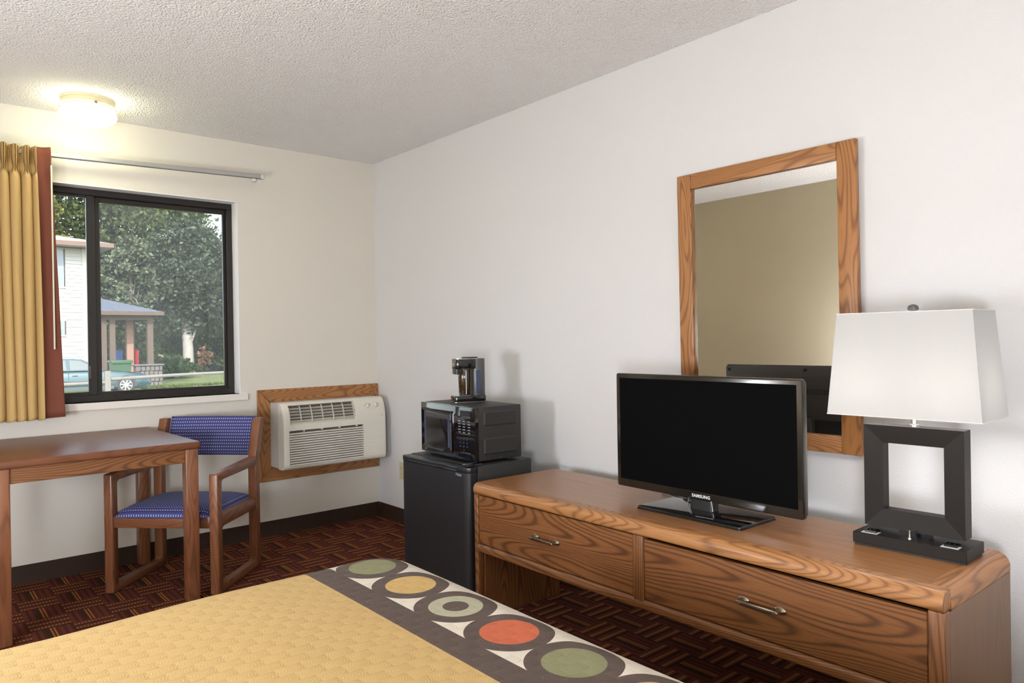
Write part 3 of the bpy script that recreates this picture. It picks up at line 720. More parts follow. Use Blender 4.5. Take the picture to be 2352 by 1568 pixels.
obj('brew_basket', prism(B(), rrect(-.108, -.07, -.04, .04, .01), 'z', .150, .180, bev=.002, seg=1, caps_only=True), M['black_plastic'], cm)
obj('travel_mug', lathe(B(), [(.030, .0365), (.033, .042), (.0355, .13), (.036, .172), (.034, .176)], 28, (-.046, 0, 0)), M['smoked_glass'], cm)
for y, mt in ((-.0362, 'chrome'), (.0362, 'chrome')): obj('mug_band', tube(B(), [(-.046, y, .045), (-.046, y, .17)], .0018, 8), M[mt], cm)
obj('water_gauge', bx(.010, .036, -cw+.0005, -cw+.003, .05, .17, bev=.001, seg=1), M['mw_window'], cm)
sw = obj('power_switch', bx(-.1215, -.116, -.020, .020, .014, .026, bev=.001, seg=1), M['rubber_black'], cm)
text('switch_print', 'BREW', .010, M['mark_red'], cm, frame_m((-.1219, 0, .020), (0, -1, 0), (0, 0, 1)))
obj('drip_plate', bx(-.112, -.02, -.04, .04, .0355, .0375, bev=.001, seg=1), M['chrome'], cm)
obj('brand_mark', bx(-.1112, -.1100, -.012, .012, .201, .206, bev=.0005, seg=1), M['white_print'], cm)

# ================================================================== DRESSER (local -y = length, -x = depth)
ds = thing('dresser', 'long low oak dresser with two wide drawers along the wall', 'dresser', (-.163, -1.9355, 0), -.0115)
DL, DD, DZ = 1.8605, .477, .589
n_, e_ = .048, .052
obj('top_panel', bx(-DD+.045, -.0, -DL+e_, -.002, DZ-.032, DZ, bev=.0015, seg=1), M['oak_top'], ds)
def nose(r1, r2, x0, x1, z0, z1):                        # rounded front edge profile (x,z)
    pts = [(x1, z0), (x1, z1)]
    pts += [(x0+r1-r1*math.sin(R(a)), z1-r1+r1*math.cos(R(a))) for a in range(0, 91, 10)]
    pts += [(x0+r2-r2*math.cos(R(a)), z0+r2-r2*math.sin(R(a))) for a in range(0, 91, 15)]
    return pts
obj('front_edging', prism(B(), nose(.026, .012, -DD-.008, -DD+.0448, DZ-n_, DZ), 'y', -DL+.003, -.003, bev=.003, seg=2, caps_only=True), M['golden_oak_y'], ds)
pts = nose(.036, .003, -DL, -DL+e_, DZ-e_, DZ)
obj('end_edging', prism(B(), pts, 'x', -DD+.0455, 0, bev=.002, seg=1, caps_only=True), M['golden_oak_x'], ds)
obj('end_panel', bx(-DD+.030, 0, -DL+.001, -DL+.030, 0, DZ-e_-.001, bev=.001, seg=1), M['oak_end'], ds)
obj('end_panel', bx(-DD+.030, -.0, -.030, -.001, 0, DZ-.033, bev=.001, seg=1), M['oak_z'], ds)
zr0, zr1 = .294, .328
for a, b_, z1 in ((-.027, -.0005, DZ-n_), (-.941, -.895, DZ-n_), (-DL, -DL+.040, DZ-n_)):
    z0 = zr0 if a == -.941 else 0
    obj('front_post', bx(-DD-.003, -DD+.030, a, b_, z0, z1, bev=.005, seg=3), M['oak_z'], ds)
obj('bottom_rail', prism(B(), nose(.014, .008, -DD-.005, -DD+.030, zr0, zr1), 'y', -DL+.038, -.026), M['oak_y'], ds)
obj('bottom_panel', bx(-DD+.03, -.01, -DL+.03, -.03, zr0+.004, zr0+.016), M['oak_y'], ds)
obj('back_panel', bx(-.010, -.0, -DL+.03, -.03, zr0, DZ-.033), M['oak_y'], ds)
def drawer(y0, y1, z0, z1, mt):
    d = obj('drawer', bx(-DD+.002, -DD+.022, y0, y1, z0, z1, bev=.002, seg=1), M[mt], ds)
    yc, zc = (y0+y1)/2+.004, (z0+z1)/2-.002
    hd = obj('handle', bx(-DD-.031, -DD-.022, yc-.058, yc+.058, zc-.0065, zc+.0065, bev=.002, seg=2), M['pewter'], d)
    for s in (-1, 1):                                    # flared oval mounts
        bm = lathe(B(), [(.019, 0), (.0185, -.003), (.012, -.007), (.0085, -.014), (.0085, -.026), (.0095, -.032), (.007, -.0335)], 20, axis='x')
        bmesh.ops.transform(bm, matrix=Matrix.Translation((-DD+.002, yc+s*.058, zc)) @ Matrix.Diagonal((1, 1, .62, 1)), verts=bm.verts)
        obj('handle_mount', bm, M['pewter'], d)
    return d
drawer(-.893, -.029, zr1+.003, DZ-n_-.004, 'oak_y'); drawer(-DL+.042, -.943, zr1+.003, DZ-n_-.010, 'oak_y')

# ================================================================== TELEVISION (local -x = screen side)
tv = thing('television', 'black flat screen television on rectangular glossy stand on dresser', 'television', (-.405, -2.935, DZ), R(-1.1))
tw, th_, tz0 = .766, .436, .0455
bm = prism(B(), rrect(-tw/2, tw/2, tz0, tz0+th_, .008), 'x', -.012, .010, bev=.003, seg=2, caps_only=True)
obj('bezel', bm, M['tv_bezel'], tv)
obj('screen', bx(-.0128, -.011, -tw/2+.018, tw/2-.018, tz0+.030, tz0+th_-.018), M['tv_screen'], tv, smooth=0)
bm = B(); o_ = rrect(-tw/2+.004, tw/2-.004, tz0+.004, tz0+th_-.004, .012); i1 = rrect(-tw/2+.022, tw/2-.022, tz0+.02, tz0+th_-.020, .012); i2 = rrect(-tw/2+.05, tw/2-.05, tz0+.03, tz0+th_-.05, .02)
rs = [[bm.verts.new((x, y, z)) for y, z in p] for x, p in ((.009, o_), (.022, o_), (.034, i1), (.042, i2))]
for a, b_ in zip(rs, rs[1:]):
    for i in range(len(a)): bm.faces.new((a[i], a[(i+1) % len(a)], b_[(i+1) % len(a)], b_[i]))
bm.faces.new(rs[-1]); bm.faces.new(rs[0][::-1]); bmesh.ops.recalc_face_normals(bm, faces=bm.faces[:])
bc = obj('back_cover', bm, M['tv_back'], tv, smooth=25)
for i in range(58): obj('vent_slot', bx(.0418, .0428, -.29+.0102*i, -.2862+.0102*i, tz0+th_-.118, tz0+th_-.095), M['rubber_black'], bc, smooth=0)
for y, z in ((-.355, .415), (0, .418), (.355, .415), (-.15, .30), (.15, .30)):
    obj('screw_well', lathe(B(), [(.007, .0), (.007, .006), (.003, .0062)], 14, (.030 if z > .4 else .038, y, tz0+z), 'x'), M['rubber_black' if z > .4 else 'chrome'], bc)
obj('connector_recess', bx(.0415, .0432, -.34, -.04, tz0+.10, tz0+.215, bev=.001, seg=1), M['rubber_black'], bc)
obj('rear_bulge', bx(.036, .060, -.03, .30, tz0+.04, tz0+.22, bev=.008, seg=2), M['tv_back'], bc)
obj('neck', prism(B(), rrect(-.008, .034, -.05, .05, .012), 'z', .012, tz0+.03), M['black_plastic'], tv)
for s in (-1, 1): obj('neck_chrome', tube(B(), [(-.012, s*.052, .016), (-.012, s*.050, .03), (-.012, s*.046, tz0+.004)], .0022, 10), M['chrome'], tv)
obj('stand', prism(B(), rrect(-.112, .098, -.212-.012, .212-.012, .006), 'z', 0, .012, bev=.004, seg=2, caps_only=True), M['black_gloss'], tv)
bm = prism(B(), rrect(-.114, .100, -.214-.012, .214-.012, .006), 'z', 0, .004); obj('stand_edge', bm, M['tv_bezel'], tv)
text('maker_name', 'SAMSUNG', .0155, M['white_print'], tv, frame_m((-.0131, -.005, tz0+.0145), (0, -1, 0), (0, 0, 1)), spacing=1.1, bold=.0004)
obj('sensor', bx(-.0126, -.0115, .330, .334, tz0+.012, tz0+.014), M['gunmetal'], tv, smooth=0)
bm = B(); tube(bm, [(.055, .12, .14), (.075, .12, .10), (.085, .10, .02), (.10, .16, .008), (.16, .30, .008)], .004, 8); obj('power_cable', bm, M['rubber_black'], tv, smooth=60)

# ================================================================== TABLE LAMP (local -x = front, +y = left in the photo)
def table_lamp(label, loc, rz):
    lp = thing('table_lamp', label, 'lamp', loc, rz)
    bw2, bd2 = .1487, .0712
    obj('base', bx(-bd2, bd2, -bw2, bw2, .006, .0376, bev=.0012, seg=1), M['lamp_espresso'], lp)
    obj('base_plinth', bx(-bd2+.004, bd2-.004, -bw2+.004, bw2-.004, 0, .006), M['rubber_black'], lp)
    fw, fd, z0, z1, iw, iz0, iz1 = .1325, .0255, .0532, .3507, .0805, .1062, .2997
    # picture-frame body: chamfered face toward the opening, mitred, four members
    O4 = [(-fw, z0), (fw, z0), (fw, z1), (-fw, z1)]; I4 = [(-iw, iz0), (iw, iz0), (iw, iz1), (-iw, iz1)]
    for k in range(4):
        bm = B(); a, b_ = k, (k+1) % 4
        prof4 = [(-fd, 0.0), (-fd+.006, 1.0), (fd-.006, 1.0), (fd, 0.0)]
        ra = [bm.verts.new((x, O4[a][0]+(I4[a][0]-O4[a][0])*f, O4[a][1]+(I4[a][1]-O4[a][1])*f)) for x, f in prof4]
        rb_ = [bm.verts.new((x, O4[b_][0]+(I4[b_][0]-O4[b_][0])*f, O4[b_][1]+(I4[b_][1]-O4[b_][1])*f)) for x, f in prof4]
        for i in range(4): bm.faces.new((ra[i], ra[(i+1) % 4], rb_[(i+1) % 4], rb_[i]))
        bm.faces.new(ra); bm.faces.new(rb_[::-1]); bmesh.ops.recalc_face_normals(bm, faces=bm.faces[:])
        obj('frame_member', bm, M['lamp_espresso'], lp, smooth=0)
    obj('riser', bx(-.016, .016, -.04, .04, .0376, z0+.001), M['black_gloss'], lp)
    obj('neck', lathe(B(), [(.013, z1), (.013, z1+.006), (.0095, z1+.008), (.0095, z1+.055)], 24), M['nickel'], lp)
    obj('socket_bar', bx(-.006, .006, -.118, .118, z1+.052, z1+.064, bev=.002, seg=1), M['nickel'], lp)
    obj('harp_rod', tube(B(), [(0, 0, z1+.06), (0, 0, 1.2667-DZ+.006)], .003, 10), M['nickel'], lp)
    zs0, zs1 = .9731-DZ, 1.2667-DZ
    SB = [(-.112, -.2008), (.112, -.2008), (.112, .2008), (-.112, .2008)]; ST = [(-.094, -.1768), (.094, -.1768), (.094, .1768), (-.094, .1768)]
    bm = B(); vb = [bm.verts.new((x, y, zs0)) for x, y in SB]; vt = [bm.verts.new((x, y, zs1)) for x, y in ST]
    for i in range(4): bm.faces.new((vb[i], vb[(i+1) % 4], vt[(i+1) % 4], vt[i]))
    bmesh.ops.recalc_face_normals(bm, faces=bm.faces[:])
    shd = obj('shade', bm, M['lamp_shade'], lp, smooth=0); solidify(shd, .0012)
    for zz, q in ((zs0, SB), (zs1, ST)):
        bm = B()
        for i in range(4): tube(bm, [(*q[i], zz), (*q[(i+1) % 4], zz)], .0016, 6)
        obj('shade_wire', bm, M['label_white'], shd)
    obj('spider', tube(B(), [(0, -.1768, zs1-.001), (0, .1768, zs1-.001)], .0018, 6), M['nickel'], shd)
    obj('finial', lathe(B(), [(.006, zs1), (.006, zs1+.004), (.0135, zs1+.006), (.0150, zs1+.012), (.0125, zs1+.019), (.006, zs1+.0225), (.001, zs1+.0235)], 20), M['gunmetal'], lp)
    for s in (-1, 1):
        bl = obj('bulb', lathe(B(), [(.012, z1+.064), (.013, z1+.085), (.024, z1+.105), (.0285, z1+.13), (.022, z1+.152), (.006, z1+.16)], 20, (0, s*.115, 0)), M['bulb'], lp)
    for y in (.105, -.105):
        pl = obj('outlet_label', bx(-.066, -.036, y-.022, y+.022, .0376, .0384), M['label_white'], lp, smooth=0)
        so_ = obj('outlet', bx(-.056, -.026, y-.017, y+.017, .0376, .0445, bev=.0015, seg=1), M['black_gloss'], lp)
        for dy in (-.006, .006): obj('slot', bx(-.046, -.038, y+dy-.0012, y+dy+.0012, .0443, .0448), M['gunmetal'], so_, smooth=0)
    obj('switch', lathe(B(), [(.0065, .0376), (.006, .042), (.0035, .043), (.003, .055), (.0036, .060), (.002, .0625)], 16, (-.048, .0, 0)), M['nickel'], lp)
    return lp
table_lamp('dark square-framed table lamp with white rectangular shade, lit, on the dresser', (-.3306, -3.6056, DZ), .010)
# ------------------------------------------------------------------ unseen globe lamps, added beside the bed head to brighten the room
def added_fill_lamp(label, loc, zg, mat):
    f = thing('added_fill_lamp', label, 'lamp', loc, 0, 'added fill globes')
    obj('base', lathe(B(), [(.14, 0), (.14, .012), (.05, .022), (.014, .03)], 32), M['lamp_espresso'], f)
    obj('pole', tube(B(), [(0, 0, .02), (0, 0, zg-.21)], .011, 12), M['lamp_espresso'], f)
    obj('holder', lathe(B(), [(.02, zg-.24), (.05, zg-.22), (.07, zg-.205)], 24), M['nickel'], f)
    obj('globe', lathe(B(), [(max(.22*math.sin(R(a)), .001), zg-.22*math.cos(R(a))) for a in range(0, 181, 12)], 28), M[mat], f)
added_fill_lamp('added unseen fill globe at the near side of the bed head', (-3.28, -4.88, 0), FILL1_Z, 'fill_globe_near')
added_fill_lamp('added unseen fill globe at the window side of the bed head', (-3.28, -2.33, 0), FILL2_Z, 'fill_globe_far')

# ================================================================== MIRROR (tips forward a little at the top)
my0, my1, mz0, mz1 = -3.322, -2.580, .787, 1.879
mr = thing('wall_mirror', 'tall mirror in a golden oak frame on the wall behind the television', 'mirror', (-.004, (my0+my1)/2, mz0))
mr.rotation_euler = (0, -R(.60), 0)
mh, mwid = mz1-mz0, (my1-my0)/2; sw_ = .068
def strip(nm, pts, mt): return obj(nm, prism(B(), pts, 'x', -.026, -.001, bev=.005, seg=2), M[mt], mr)
for s in (-1, 1):
    y0, y1 = sorted((s*mwid, s*(mwid-sw_)))
    obj('stile', bx(-.026, -.001, y0, y1, 0, mh, bev=.004, seg=2), M['golden_oak_z'], mr)
obj('rail', bx(-.0255, -.001, -mwid+sw_, mwid-sw_, mh-.062, mh, bev=.004, seg=2), M['golden_oak_y'], mr)
obj('rail', bx(-.0255, -.001, -mwid+sw_, mwid-sw_, 0, .062, bev=.004, seg=2), M['golden_oak_y'], mr)
obj('backing', bx(-.006, -.0005, -mwid+.01, mwid-.01, .01, mh-.01), M['weathered_brown'], mr, smooth=0)
bm = B(); gy, g0, g1 = mwid-sw_+.006, .056, mh-.056
bm.faces.new([bm.verts.new(p) for p in ((-.0105, -gy, g0), (-.0105, -gy, g1), (-.0105, gy, g1), (-.0105, gy, g0))]); obj('glass', bx(-.0105, -.0065, -gy, gy, g0, g1), M['mirror_glass'], mr, smooth=0); bm.free()

# ================================================================== CEILING LIGHTS
def ceiling_light(loc, label, globe):
    c = thing('ceiling_light', label, 'ceiling light', loc, 0)
    obj('canopy', lathe(B(), [(.121, 0), (.121, -.010), (.116, -.012), (.116, -.022), (.119, -.023), (.119, -.034), (.111, -.036), (.111, -.047), (.104, -.049)], 48), M['fixture_cream'], c)
    prof = [(.103, -.047)]+[(.103+.025*math.sin(R(a)), -.050-.03*(1-math.cos(R(a)))) for a in (20, 45, 70, 90)]
    prof += [(.128*math.cos(R(a)), -.080-.052*math.sin(R(a))) for a in (15, 30, 45, 60, 75, 86)]
    obj('globe', lathe(B(), prof, 48), M[globe], c)
    for a in (30, 150, 275): obj('thumb_screw', lathe(B(), [(.004, .105), (.004, .122), (.007, .123), (.007, .128)], 12, (0, 0, -.041), 'x'), M['pewter'], c).rotation_euler = (0, 0, R(a))
    return c
ceiling_light((-1.795, -.315, H), 'round flush ceiling light glowing above the window curtain', 'globe_warm')

# ================================================================== CURTAIN, TRACK AND WAND
RZ = lambda x: 2.196+(x+1.93)*.029
ct = thing('curtain_track', 'slim silver curtain track running above the window', 'curtain track', (-1.75, 0, 2.2))
bm = B()
def trk(a, b_, y0, y1, z0, z1, nm, mt, bev=0):
    bm = B(); box(bm, a, b_, y0, y1, z0, z1, bev=bev, seg=1)
    for v in bm.verts: v.co.z += RZ(v.co.x)
    return obj(nm, bm, M[mt], ct, world=True)
trk(-2.75, -.815, -.084, -.068, -.0125, .0125, 'rail', 'track_metal', .003)
trk(-2.75, -.815, -.080, -.072, -.0145, -.0125, 'groove', 'ac_dark')
trk(-.830, -.8145, -.085, -.067, -.013, .013, 'end_cap', 'clear_plastic')
for x in (-.845, -2.65):
    trk(x-.012, x+.012, -.075, 0, .0125, .0155, 'bracket', 'track_metal'); trk(x-.012, x+.012, -.003, 0, -.004, .022, 'bracket_plate', 'track_metal')
trk(-.885, -.858, -.080, -.072, -.030, -.0145, 'stop', 'clear_plastic', .002)
trk(-.880, -.876, -.079, -.073, -.040, -.028, 'carrier_ring', 'chrome'); trk(-.866, -.861, -.079, -.073, -.038, -.028, 'carrier_ring', 'chrome')
cu_ = thing('curtain', 'gold pleated curtain with a rust border hanging at window left', 'curtain', (-2.2, -.09, .845))
CB, CTp = .842, 2.216
def cur(u, z):
    """gathered folds; each fold is pinched into three fingers under the heading"""
    h = (z-CB)/(CTp-CB)
    xL, xR = -2.66, -1.992+.014*(1-h)
    x = xL+(xR-xL)*u/15.0+.004*math.sin(u*1.7+3*h)
    k = u-math.floor(u+.5)                                # -.5 .. .5 across one fold, 0 at its crest
    pin = math.exp(-((h-.915)/.022)**2)                   # where the fingers are tacked together
    head = max(0, min(1, (h-.885)/.03))                   # heading above the tack
    body = 1-head
    x += .011*math.sin(2*PI*u)*body*(.6+.4*min(1, (1-h)*5))
    A = .030*body+.022*head
    y = -.104-A*math.cos(2*PI*u)+.006*math.sin(u*2.3+h*2)
    if abs(k) < .34:
        y += head*(.0105*math.cos(2*PI*k*4.4)-.006)
        x += -k*.020*pin
    y += .012*pin*math.cos(2*PI*u)
    return (x, y-.012*(1-h), z+.004*math.sin(2*PI*u)*(h < .02))
us = [i/30 for i in range(15*30+1)]; vs = [CB+(CTp-CB)*k for k in (0, .01, .05, .12, .2, .3, .4, .5, .6, .7, .78, .84, .87, .88, .89, .9, .907, .914, .921, .93, .94, .955, .97, .985, 1)]
cp_ = obj('gathered_panel', grid(cur, us, vs), M['curtain_gold'], cu_, smooth=60, world=True); solidify(cp_, .0016, 0)
def band(u, z):
    h = (z-CB)/(CTp-CB); x0, x1 = -1.994+.016*(1-h), -1.930+.044*(1-h)
    x = x0+(x1-x0)*u
    y = -.112+.012*math.sin(u*PI*1.1+.3)*(.5+.5*h)-.006*math.sin(u*5+h*6)*(1-abs(2*h-1))-.010*(1-h)+(.012*math.exp(-((u-.55)/.2)**2-((h-.89)/.02)**2))
    return (x, y, z+.003+.004*u)
bd_ = obj('border_band', grid(band, [i/14 for i in range(15)], [CB+(CTp-CB)*k/40 for k in range(41)]), M['curtain_rust'], cu_, smooth=60, world=True); solidify(bd_, .0025, 0)
bd_['label'] = 'rust red border band'
wd = thing('curtain_wand', 'thin cream plastic pull wand hanging at the curtain edge', 'wand', (-1.926, -.128, 1.195))
obj('rod', tube(B(), [(-1.929, -.130, 1.195), (-1.929, -.122, 2.13)], .0042, 10), M['wand_cream'], wd, world=True)
obj('hook', tube(B(), [(-1.929, -.122, 2.125), (-1.929, -.120, 2.15), (-1.927, -.100, 2.165), (-1.927, -.078, 2.185)], .0022, 8), M['chrome'], wd, world=True)
obj('clip', bx(-1.934, -1.922, -.083, -.071, 2.160, 2.183, bev=.002, seg=1), M['clear_plastic'], wd, world=True)

# ================================================================== OUTDOORS
GZ = -.65
struct('ground_lawn', bx(-70, 90, .6, 110, GZ-.3, GZ), M['lawn_ground'], smooth=0)
fp = U(250, 905, z=GZ); fpr = U(517, 885, z=GZ)
struct('ground_gravel_track', prism(B(), [(-40, fp.y-6.5), (90, fp.y-.8), (90, fpr.y+.35+.0), (fpr.x, fpr.y+.10), (fp.x-1, fp.y-.55), (-40, fp.y-3)], 'z', GZ, GZ+.02), M['gravel'], smooth=0)
# ------------------------------------------------------------------ white house
HY = 33.0
c0 = U(199, 700, y=HY); zev = U(199, 571, y=HY).z
hs = thing('house', 'two-storey white house with lap siding across the road', 'house', (c0.x-4, HY+4, GZ))
hx1 = c0.x; hx0 = hx1-9
obj('core_wall', bx(hx0, hx1-.03, HY+.03, HY+9, GZ, zev), M['siding_white'], hs, smooth=0, world=True)
wins = []
def rect_px(a, b_, y): p, q = U(*a, y=y), U(*b_, y=y); return p.x, q.x, q.z, p.z
w1 = rect_px((128, 572), (145.5, 657), HY); w2_ = rect_px((132, 738), (147.5, 768), HY)
w1 = (w1[1]-.95, w1[1], w1[2], w1[3]); w2_ = (w2_[1]-.6, w2_[1], w2_[2], w2_[3])
pitch = .167; nb = int((zev-GZ)/pitch)
for i in range(nb):
    z0 = GZ+.05+i*pitch; z1 = min(z0+pitch+.012, zev)
    segs = [(hx0, hx1-.16)]
    for (a, b_, c, d) in (w1, w2_):
        if z1 > c-.08 and z0 < d+.08:
            segs = [s2 for (p, q) in segs for s2 in ((p, a-.09), (b_+.09, q)) if s2[1]-s2[0] > .02]
    for p, q in segs:
        obj('siding_board', prism(B(), [(HY+.03, z0), (HY-.028, z0), (HY+.006, z1), (HY+.03, z1)], 'x', p, q), M['siding_white'], hs, smooth=0, world=True)
obj('corner_board', bx(hx1-.16, hx1+.02, HY-.045, HY+.10, GZ, zev), M['siding_white'], hs, smooth=0, world=True)
for (a, b_, c, d) in (w1, w2_):
    wf = obj('window', bx(a-.09, b_+.09, HY-.03, HY+.05, c-.09, d+.09), M['siding_white'], hs, smooth=0, world=True)
    zm = (c+d)/2
    for (p, q) in ((c, zm-.03), (zm+.03, d)):
        o = obj('pane', bx(a, b_, HY-.034, HY-.02, p, q), M['house_pane'], wf, smooth=0); o.data.transform(pm(hs).inverted())
    o = obj('window_edge', bx(b_+.02, b_+.075, HY-.037, HY-.02, c-.02, d+.03), M['car_trim'], wf, smooth=0); o.data.transform(pm(hs).inverted())
ov = .95; ex1, ey = hx1+ov, HY-ov; ze = zev+.02
obj('soffit', bx(hx0-ov, ex1, ey, HY+9+ov, ze, ze+.04), M['siding_white'], hs, smooth=0, world=True)
obj('fascia', bx(hx0-ov, ex1+.03, ey-.05, ey, ze-.02, ze+.17), M['gutter_brown'], hs, smooth=0, world=True)
obj('fascia', bx(ex1, ex1+.05, ey-.05, HY+9+ov, ze-.02, ze+.17), M['gutter_brown'], hs, smooth=0, world=True)
bm = B(); zf = ze+.17
A = [bm.verts.new(p) for p in ((hx0-ov, ey, zf), (ex1, ey, zf), (ex1, HY+9+ov, zf), (hx0-ov, HY+9+ov, zf))]
C1 = [bm.verts.new(p) for p in ((hx0+1.2, ey+2.2, zf+.50), (ex1-2.2, ey+2.2, zf+.50), (ex1-2.2, HY+9+ov-2.2, zf+.50), (hx0+1.2, HY+9+ov-2.2, zf+.50))]
T1 = [bm.verts.new(p) for p in (((hx0+hx1)/2, HY+4.5, zf+2.3),)]
for i in range(4):
    bm.faces.new((A[i], A[(i+1) % 4], C1[(i+1) % 4], C1[i])); bm.faces.new((C1[i], C1[(i+1) % 4], T1[0]))
bm.faces.new(A[::-1]); obj('roof', bm, M['roof_grey'], hs, smooth=0, world=True)
# ------------------------------------------------------------------ open shelter with hipped shingle roof
SY = 31.0
er = U(376, 717, y=SY); el_x = hx1+.12
pv = thing('picnic_shelter', 'open park shelter with dark shingle roof and timber posts', 'shelter', (er.x-3, SY+2.5, GZ))
sz = er.z; sy1 = SY+4.4; apx, apy = el_x+.05, SY+2.2; apz = U(214, 681, y=apy).z
hip = U(228, 684, y=SY+1.5)
def plane_roof(c):                                       # rows of shingles laid up each of the four slopes
    nr = 11
    for r in range(nr):
        f0, f1 = r/nr, min(1, (r+1.12)/nr)
        def ring4(f, dz): return [Vector((x+(apx-x)*f, y+(apy-y)*f, sz+(apz-sz)*f+dz)) for x, y in ((el_x, SY), (er.x, SY), (er.x, sy1), (el_x, sy1))]
        lo, hi = ring4(f0, .035), ring4(f1, .010)
        for s in range(4):
            a, b_, c_, d_ = lo[s], lo[(s+1) % 4], hi[(s+1) % 4], hi[s]
            nsh = max(1, int((b_-a).length/.55)) if s in (0, 1) else 1
            for k in range(nsh):
                g0, g1 = k/nsh, (k+1)/nsh
                p = [a.lerp(b_, g0+.004), a.lerp(b_, g1-.004), d_.lerp(c_, g1), d_.lerp(c_, g0)]
                bm = B(); v0 = [bm.verts.new(q) for q in p]; v1 = [bm.verts.new(q-Vector((0, 0, .03))) for q in p]
                bm.faces.new(v0); bm.faces.new(v1[::-1])
                for i in range(4): bm.faces.new((v0[i], v1[i], v1[(i+1) % 4], v0[(i+1) % 4]))
                bmesh.ops.recalc_face_normals(bm, faces=bm.faces[:]); obj('shingle', bm, M['shingle_slate'], pv, smooth=0, world=True)
plane_roof(0)
for a in ((el_x, er.x, SY-.03, SY+.02), (el_x, er.x, sy1-.02, sy1+.03), (er.x-.02, er.x+.03, SY, sy1), (el_x-.03, el_x+.02, SY, sy1)):
    obj('fascia', bx(*a, sz-.14, sz+.03), M['weathered_brown'], pv, smooth=0, world=True)
obj('ceiling_deck', bx(el_x+.05, er.x-.05, SY+.05, sy1-.05, sz-.05, sz-.02), M['weathered_brown'], pv, smooth=0, world=True)
pr_ = U(343.5, 740, y=SY+.55).x; plx = U(257, 740, y=SY+.55).x
ztopb = U(343, 735, y=SY+.55).z
obj('beam', bx(el_x+.1, pr_+.10, SY+.45, SY+.65, ztopb, sz-.05), M['weathered_brown'], pv, smooth=0, world=True)
obj('beam', bx(el_x+.1, pr_+.10, sy1-.65, sy1-.45, ztopb, sz-.05), M['weathered_brown'], pv, smooth=0, world=True)
obj('beam', bx(pr_-.10, pr_+.10, SY+.65, sy1-.65, ztopb, sz-.05), M['weathered_brown'], pv, smooth=0, world=True)
for x, y, w_, mt in ((pr_, SY+.55, .12, 'weathered_brown'), (plx, SY+.55, .11, 'weathered_brown'), (pr_, sy1-.55, .10, 'weathered_brown'), (U(297, 760, y=SY+1.6).x, SY+1.6, .14, 'cedar_pink'), (el_x+.25, SY+.55, .11, 'weathered_brown')):
    obj('post', bx(x-w_, x+w_, y-w_, y+w_, GZ, ztopb if mt != 'cedar_pink' else sz-.05), M[mt], pv, smooth=0, world=True)
# low stone wall in front of the shelter
sw0, sw1 = U(309, 850, y=SY-.7).x, U(372, 850, y=SY-.7).x; swz = U(340, 836, y=SY-.7).z
wl_ = thing('stone_wall', 'low grey stone wall beside the park shelter', 'wall', ((sw0+sw1)/2, SY-.5, GZ))
nx_, nz_ = 6, 4
for i in range(nx_):
    for j in range(nz_):
        a = sw0+(sw1-sw0)*(i+(.25 if j % 2 else 0)*(0 if i == 0 else 1))/nx_; b_ = sw0+(sw1-sw0)*(i+1+(.25 if j % 2 and i < nx_-1 else 0))/nx_
        z0 = GZ+(swz-.07-GZ)*j/nz_; z1 = GZ+(swz-.07-GZ)*(j+1)/nz_
        obj('stone', bx(a+.01, b_-.01, SY-.85+random.uniform(-.02, .02), SY-.45, z0+.008, z1-.008, bev=.02, seg=1), M['stone_grey'], wl_, world=True)
obj('coping', bx(sw0-.06, sw1+.06, SY-.92, SY-.40, swz-.07, swz, bev=.015, seg=1), M['stone_grey'], wl_, world=True)
# ------------------------------------------------------------------ green bin, garden chairs, plank sign
gb = U(280, 845, y=29.0); zt = U(280, 827, y=29.0).z
bn = thing('wheelie_bin', 'green plastic bin with lid behind the teal car', 'bin', (gb.x, 29.2, GZ))
hw = (U(302, 840, y=29).x-U(258, 840, y=29).x)/2
bm = B(); lo = [bm.verts.new(p) for p in ((gb.x-hw*.8, 29.0, GZ), (gb.x+hw*.8, 29.0, GZ), (gb.x+hw*.8, 29.6, GZ), (gb.x-hw*.8, 29.6, GZ))]; hi = [bm.verts.new(p) for p in ((gb.x-hw, 28.95, zt-.10), (gb.x+hw, 28.95, zt-.10), (gb.x+hw, 29.65, zt-.10), (gb.x-hw, 29.65, zt-.10))]
for i in range(4): bm.faces.new((lo[i], lo[(i+1) % 4], hi[(i+1) % 4], hi[i]))
bm.faces.new(lo[::-1]); bm.faces.new(hi); bmesh.ops.recalc_face_normals(bm, faces=bm.faces[:]); obj('body', bm, M['bin_green'], bn, world=True, smooth=0)
obj('lid', bx(gb.x-hw-.05, gb.x+hw+.05, 28.90, 29.68, zt-.10, zt, bev=.03), M['bin_green'], bn, world=True)
obj('lid_rim', bx(gb.x-hw-.06, gb.x+hw+.06, 28.88, 28.93, zt-.13, zt-.08, bev=.01, seg=1), M['bin_green'], bn, world=True)
def garden_chair(px, label, mat, ang, y=32.6):
    b0 = U(px, 840, y=y)
    g = thing('garden_chair', label, 'garden chair', (b0.x, y, GZ), R(ang), 'plastic chairs under the shelter')
    zt = U(px, 804, y=y).z-GZ
    for i in range(5): obj('back_slat', bx(-.26+.11*i, -.17+.11*i, .24, .27, .42, zt), M[mat], g, smooth=0)
    obj('seat', bx(-.28, .28, -.27, .27, .40, .43, bev=.01, seg=1), M[mat], g)
    for s in (-1, 1):
        obj('armrest', bx(s*.28-.03, s*.28+.03, -.28, .26, .62, .65, bev=.01, seg=1), M[mat], g)
        for y in (-.25, .24): obj('leg', bx(s*.28-.025, s*.28+.025, y-.02, y+.02, 0, .63), M[mat], g, smooth=0)
garden_chair(299, 'red plastic garden chair under the park shelter', 'chair_red', -80)
garden_chair(283, 'blue plastic garden chair under the park shelter', 'chair_blue', 40, 33.7)
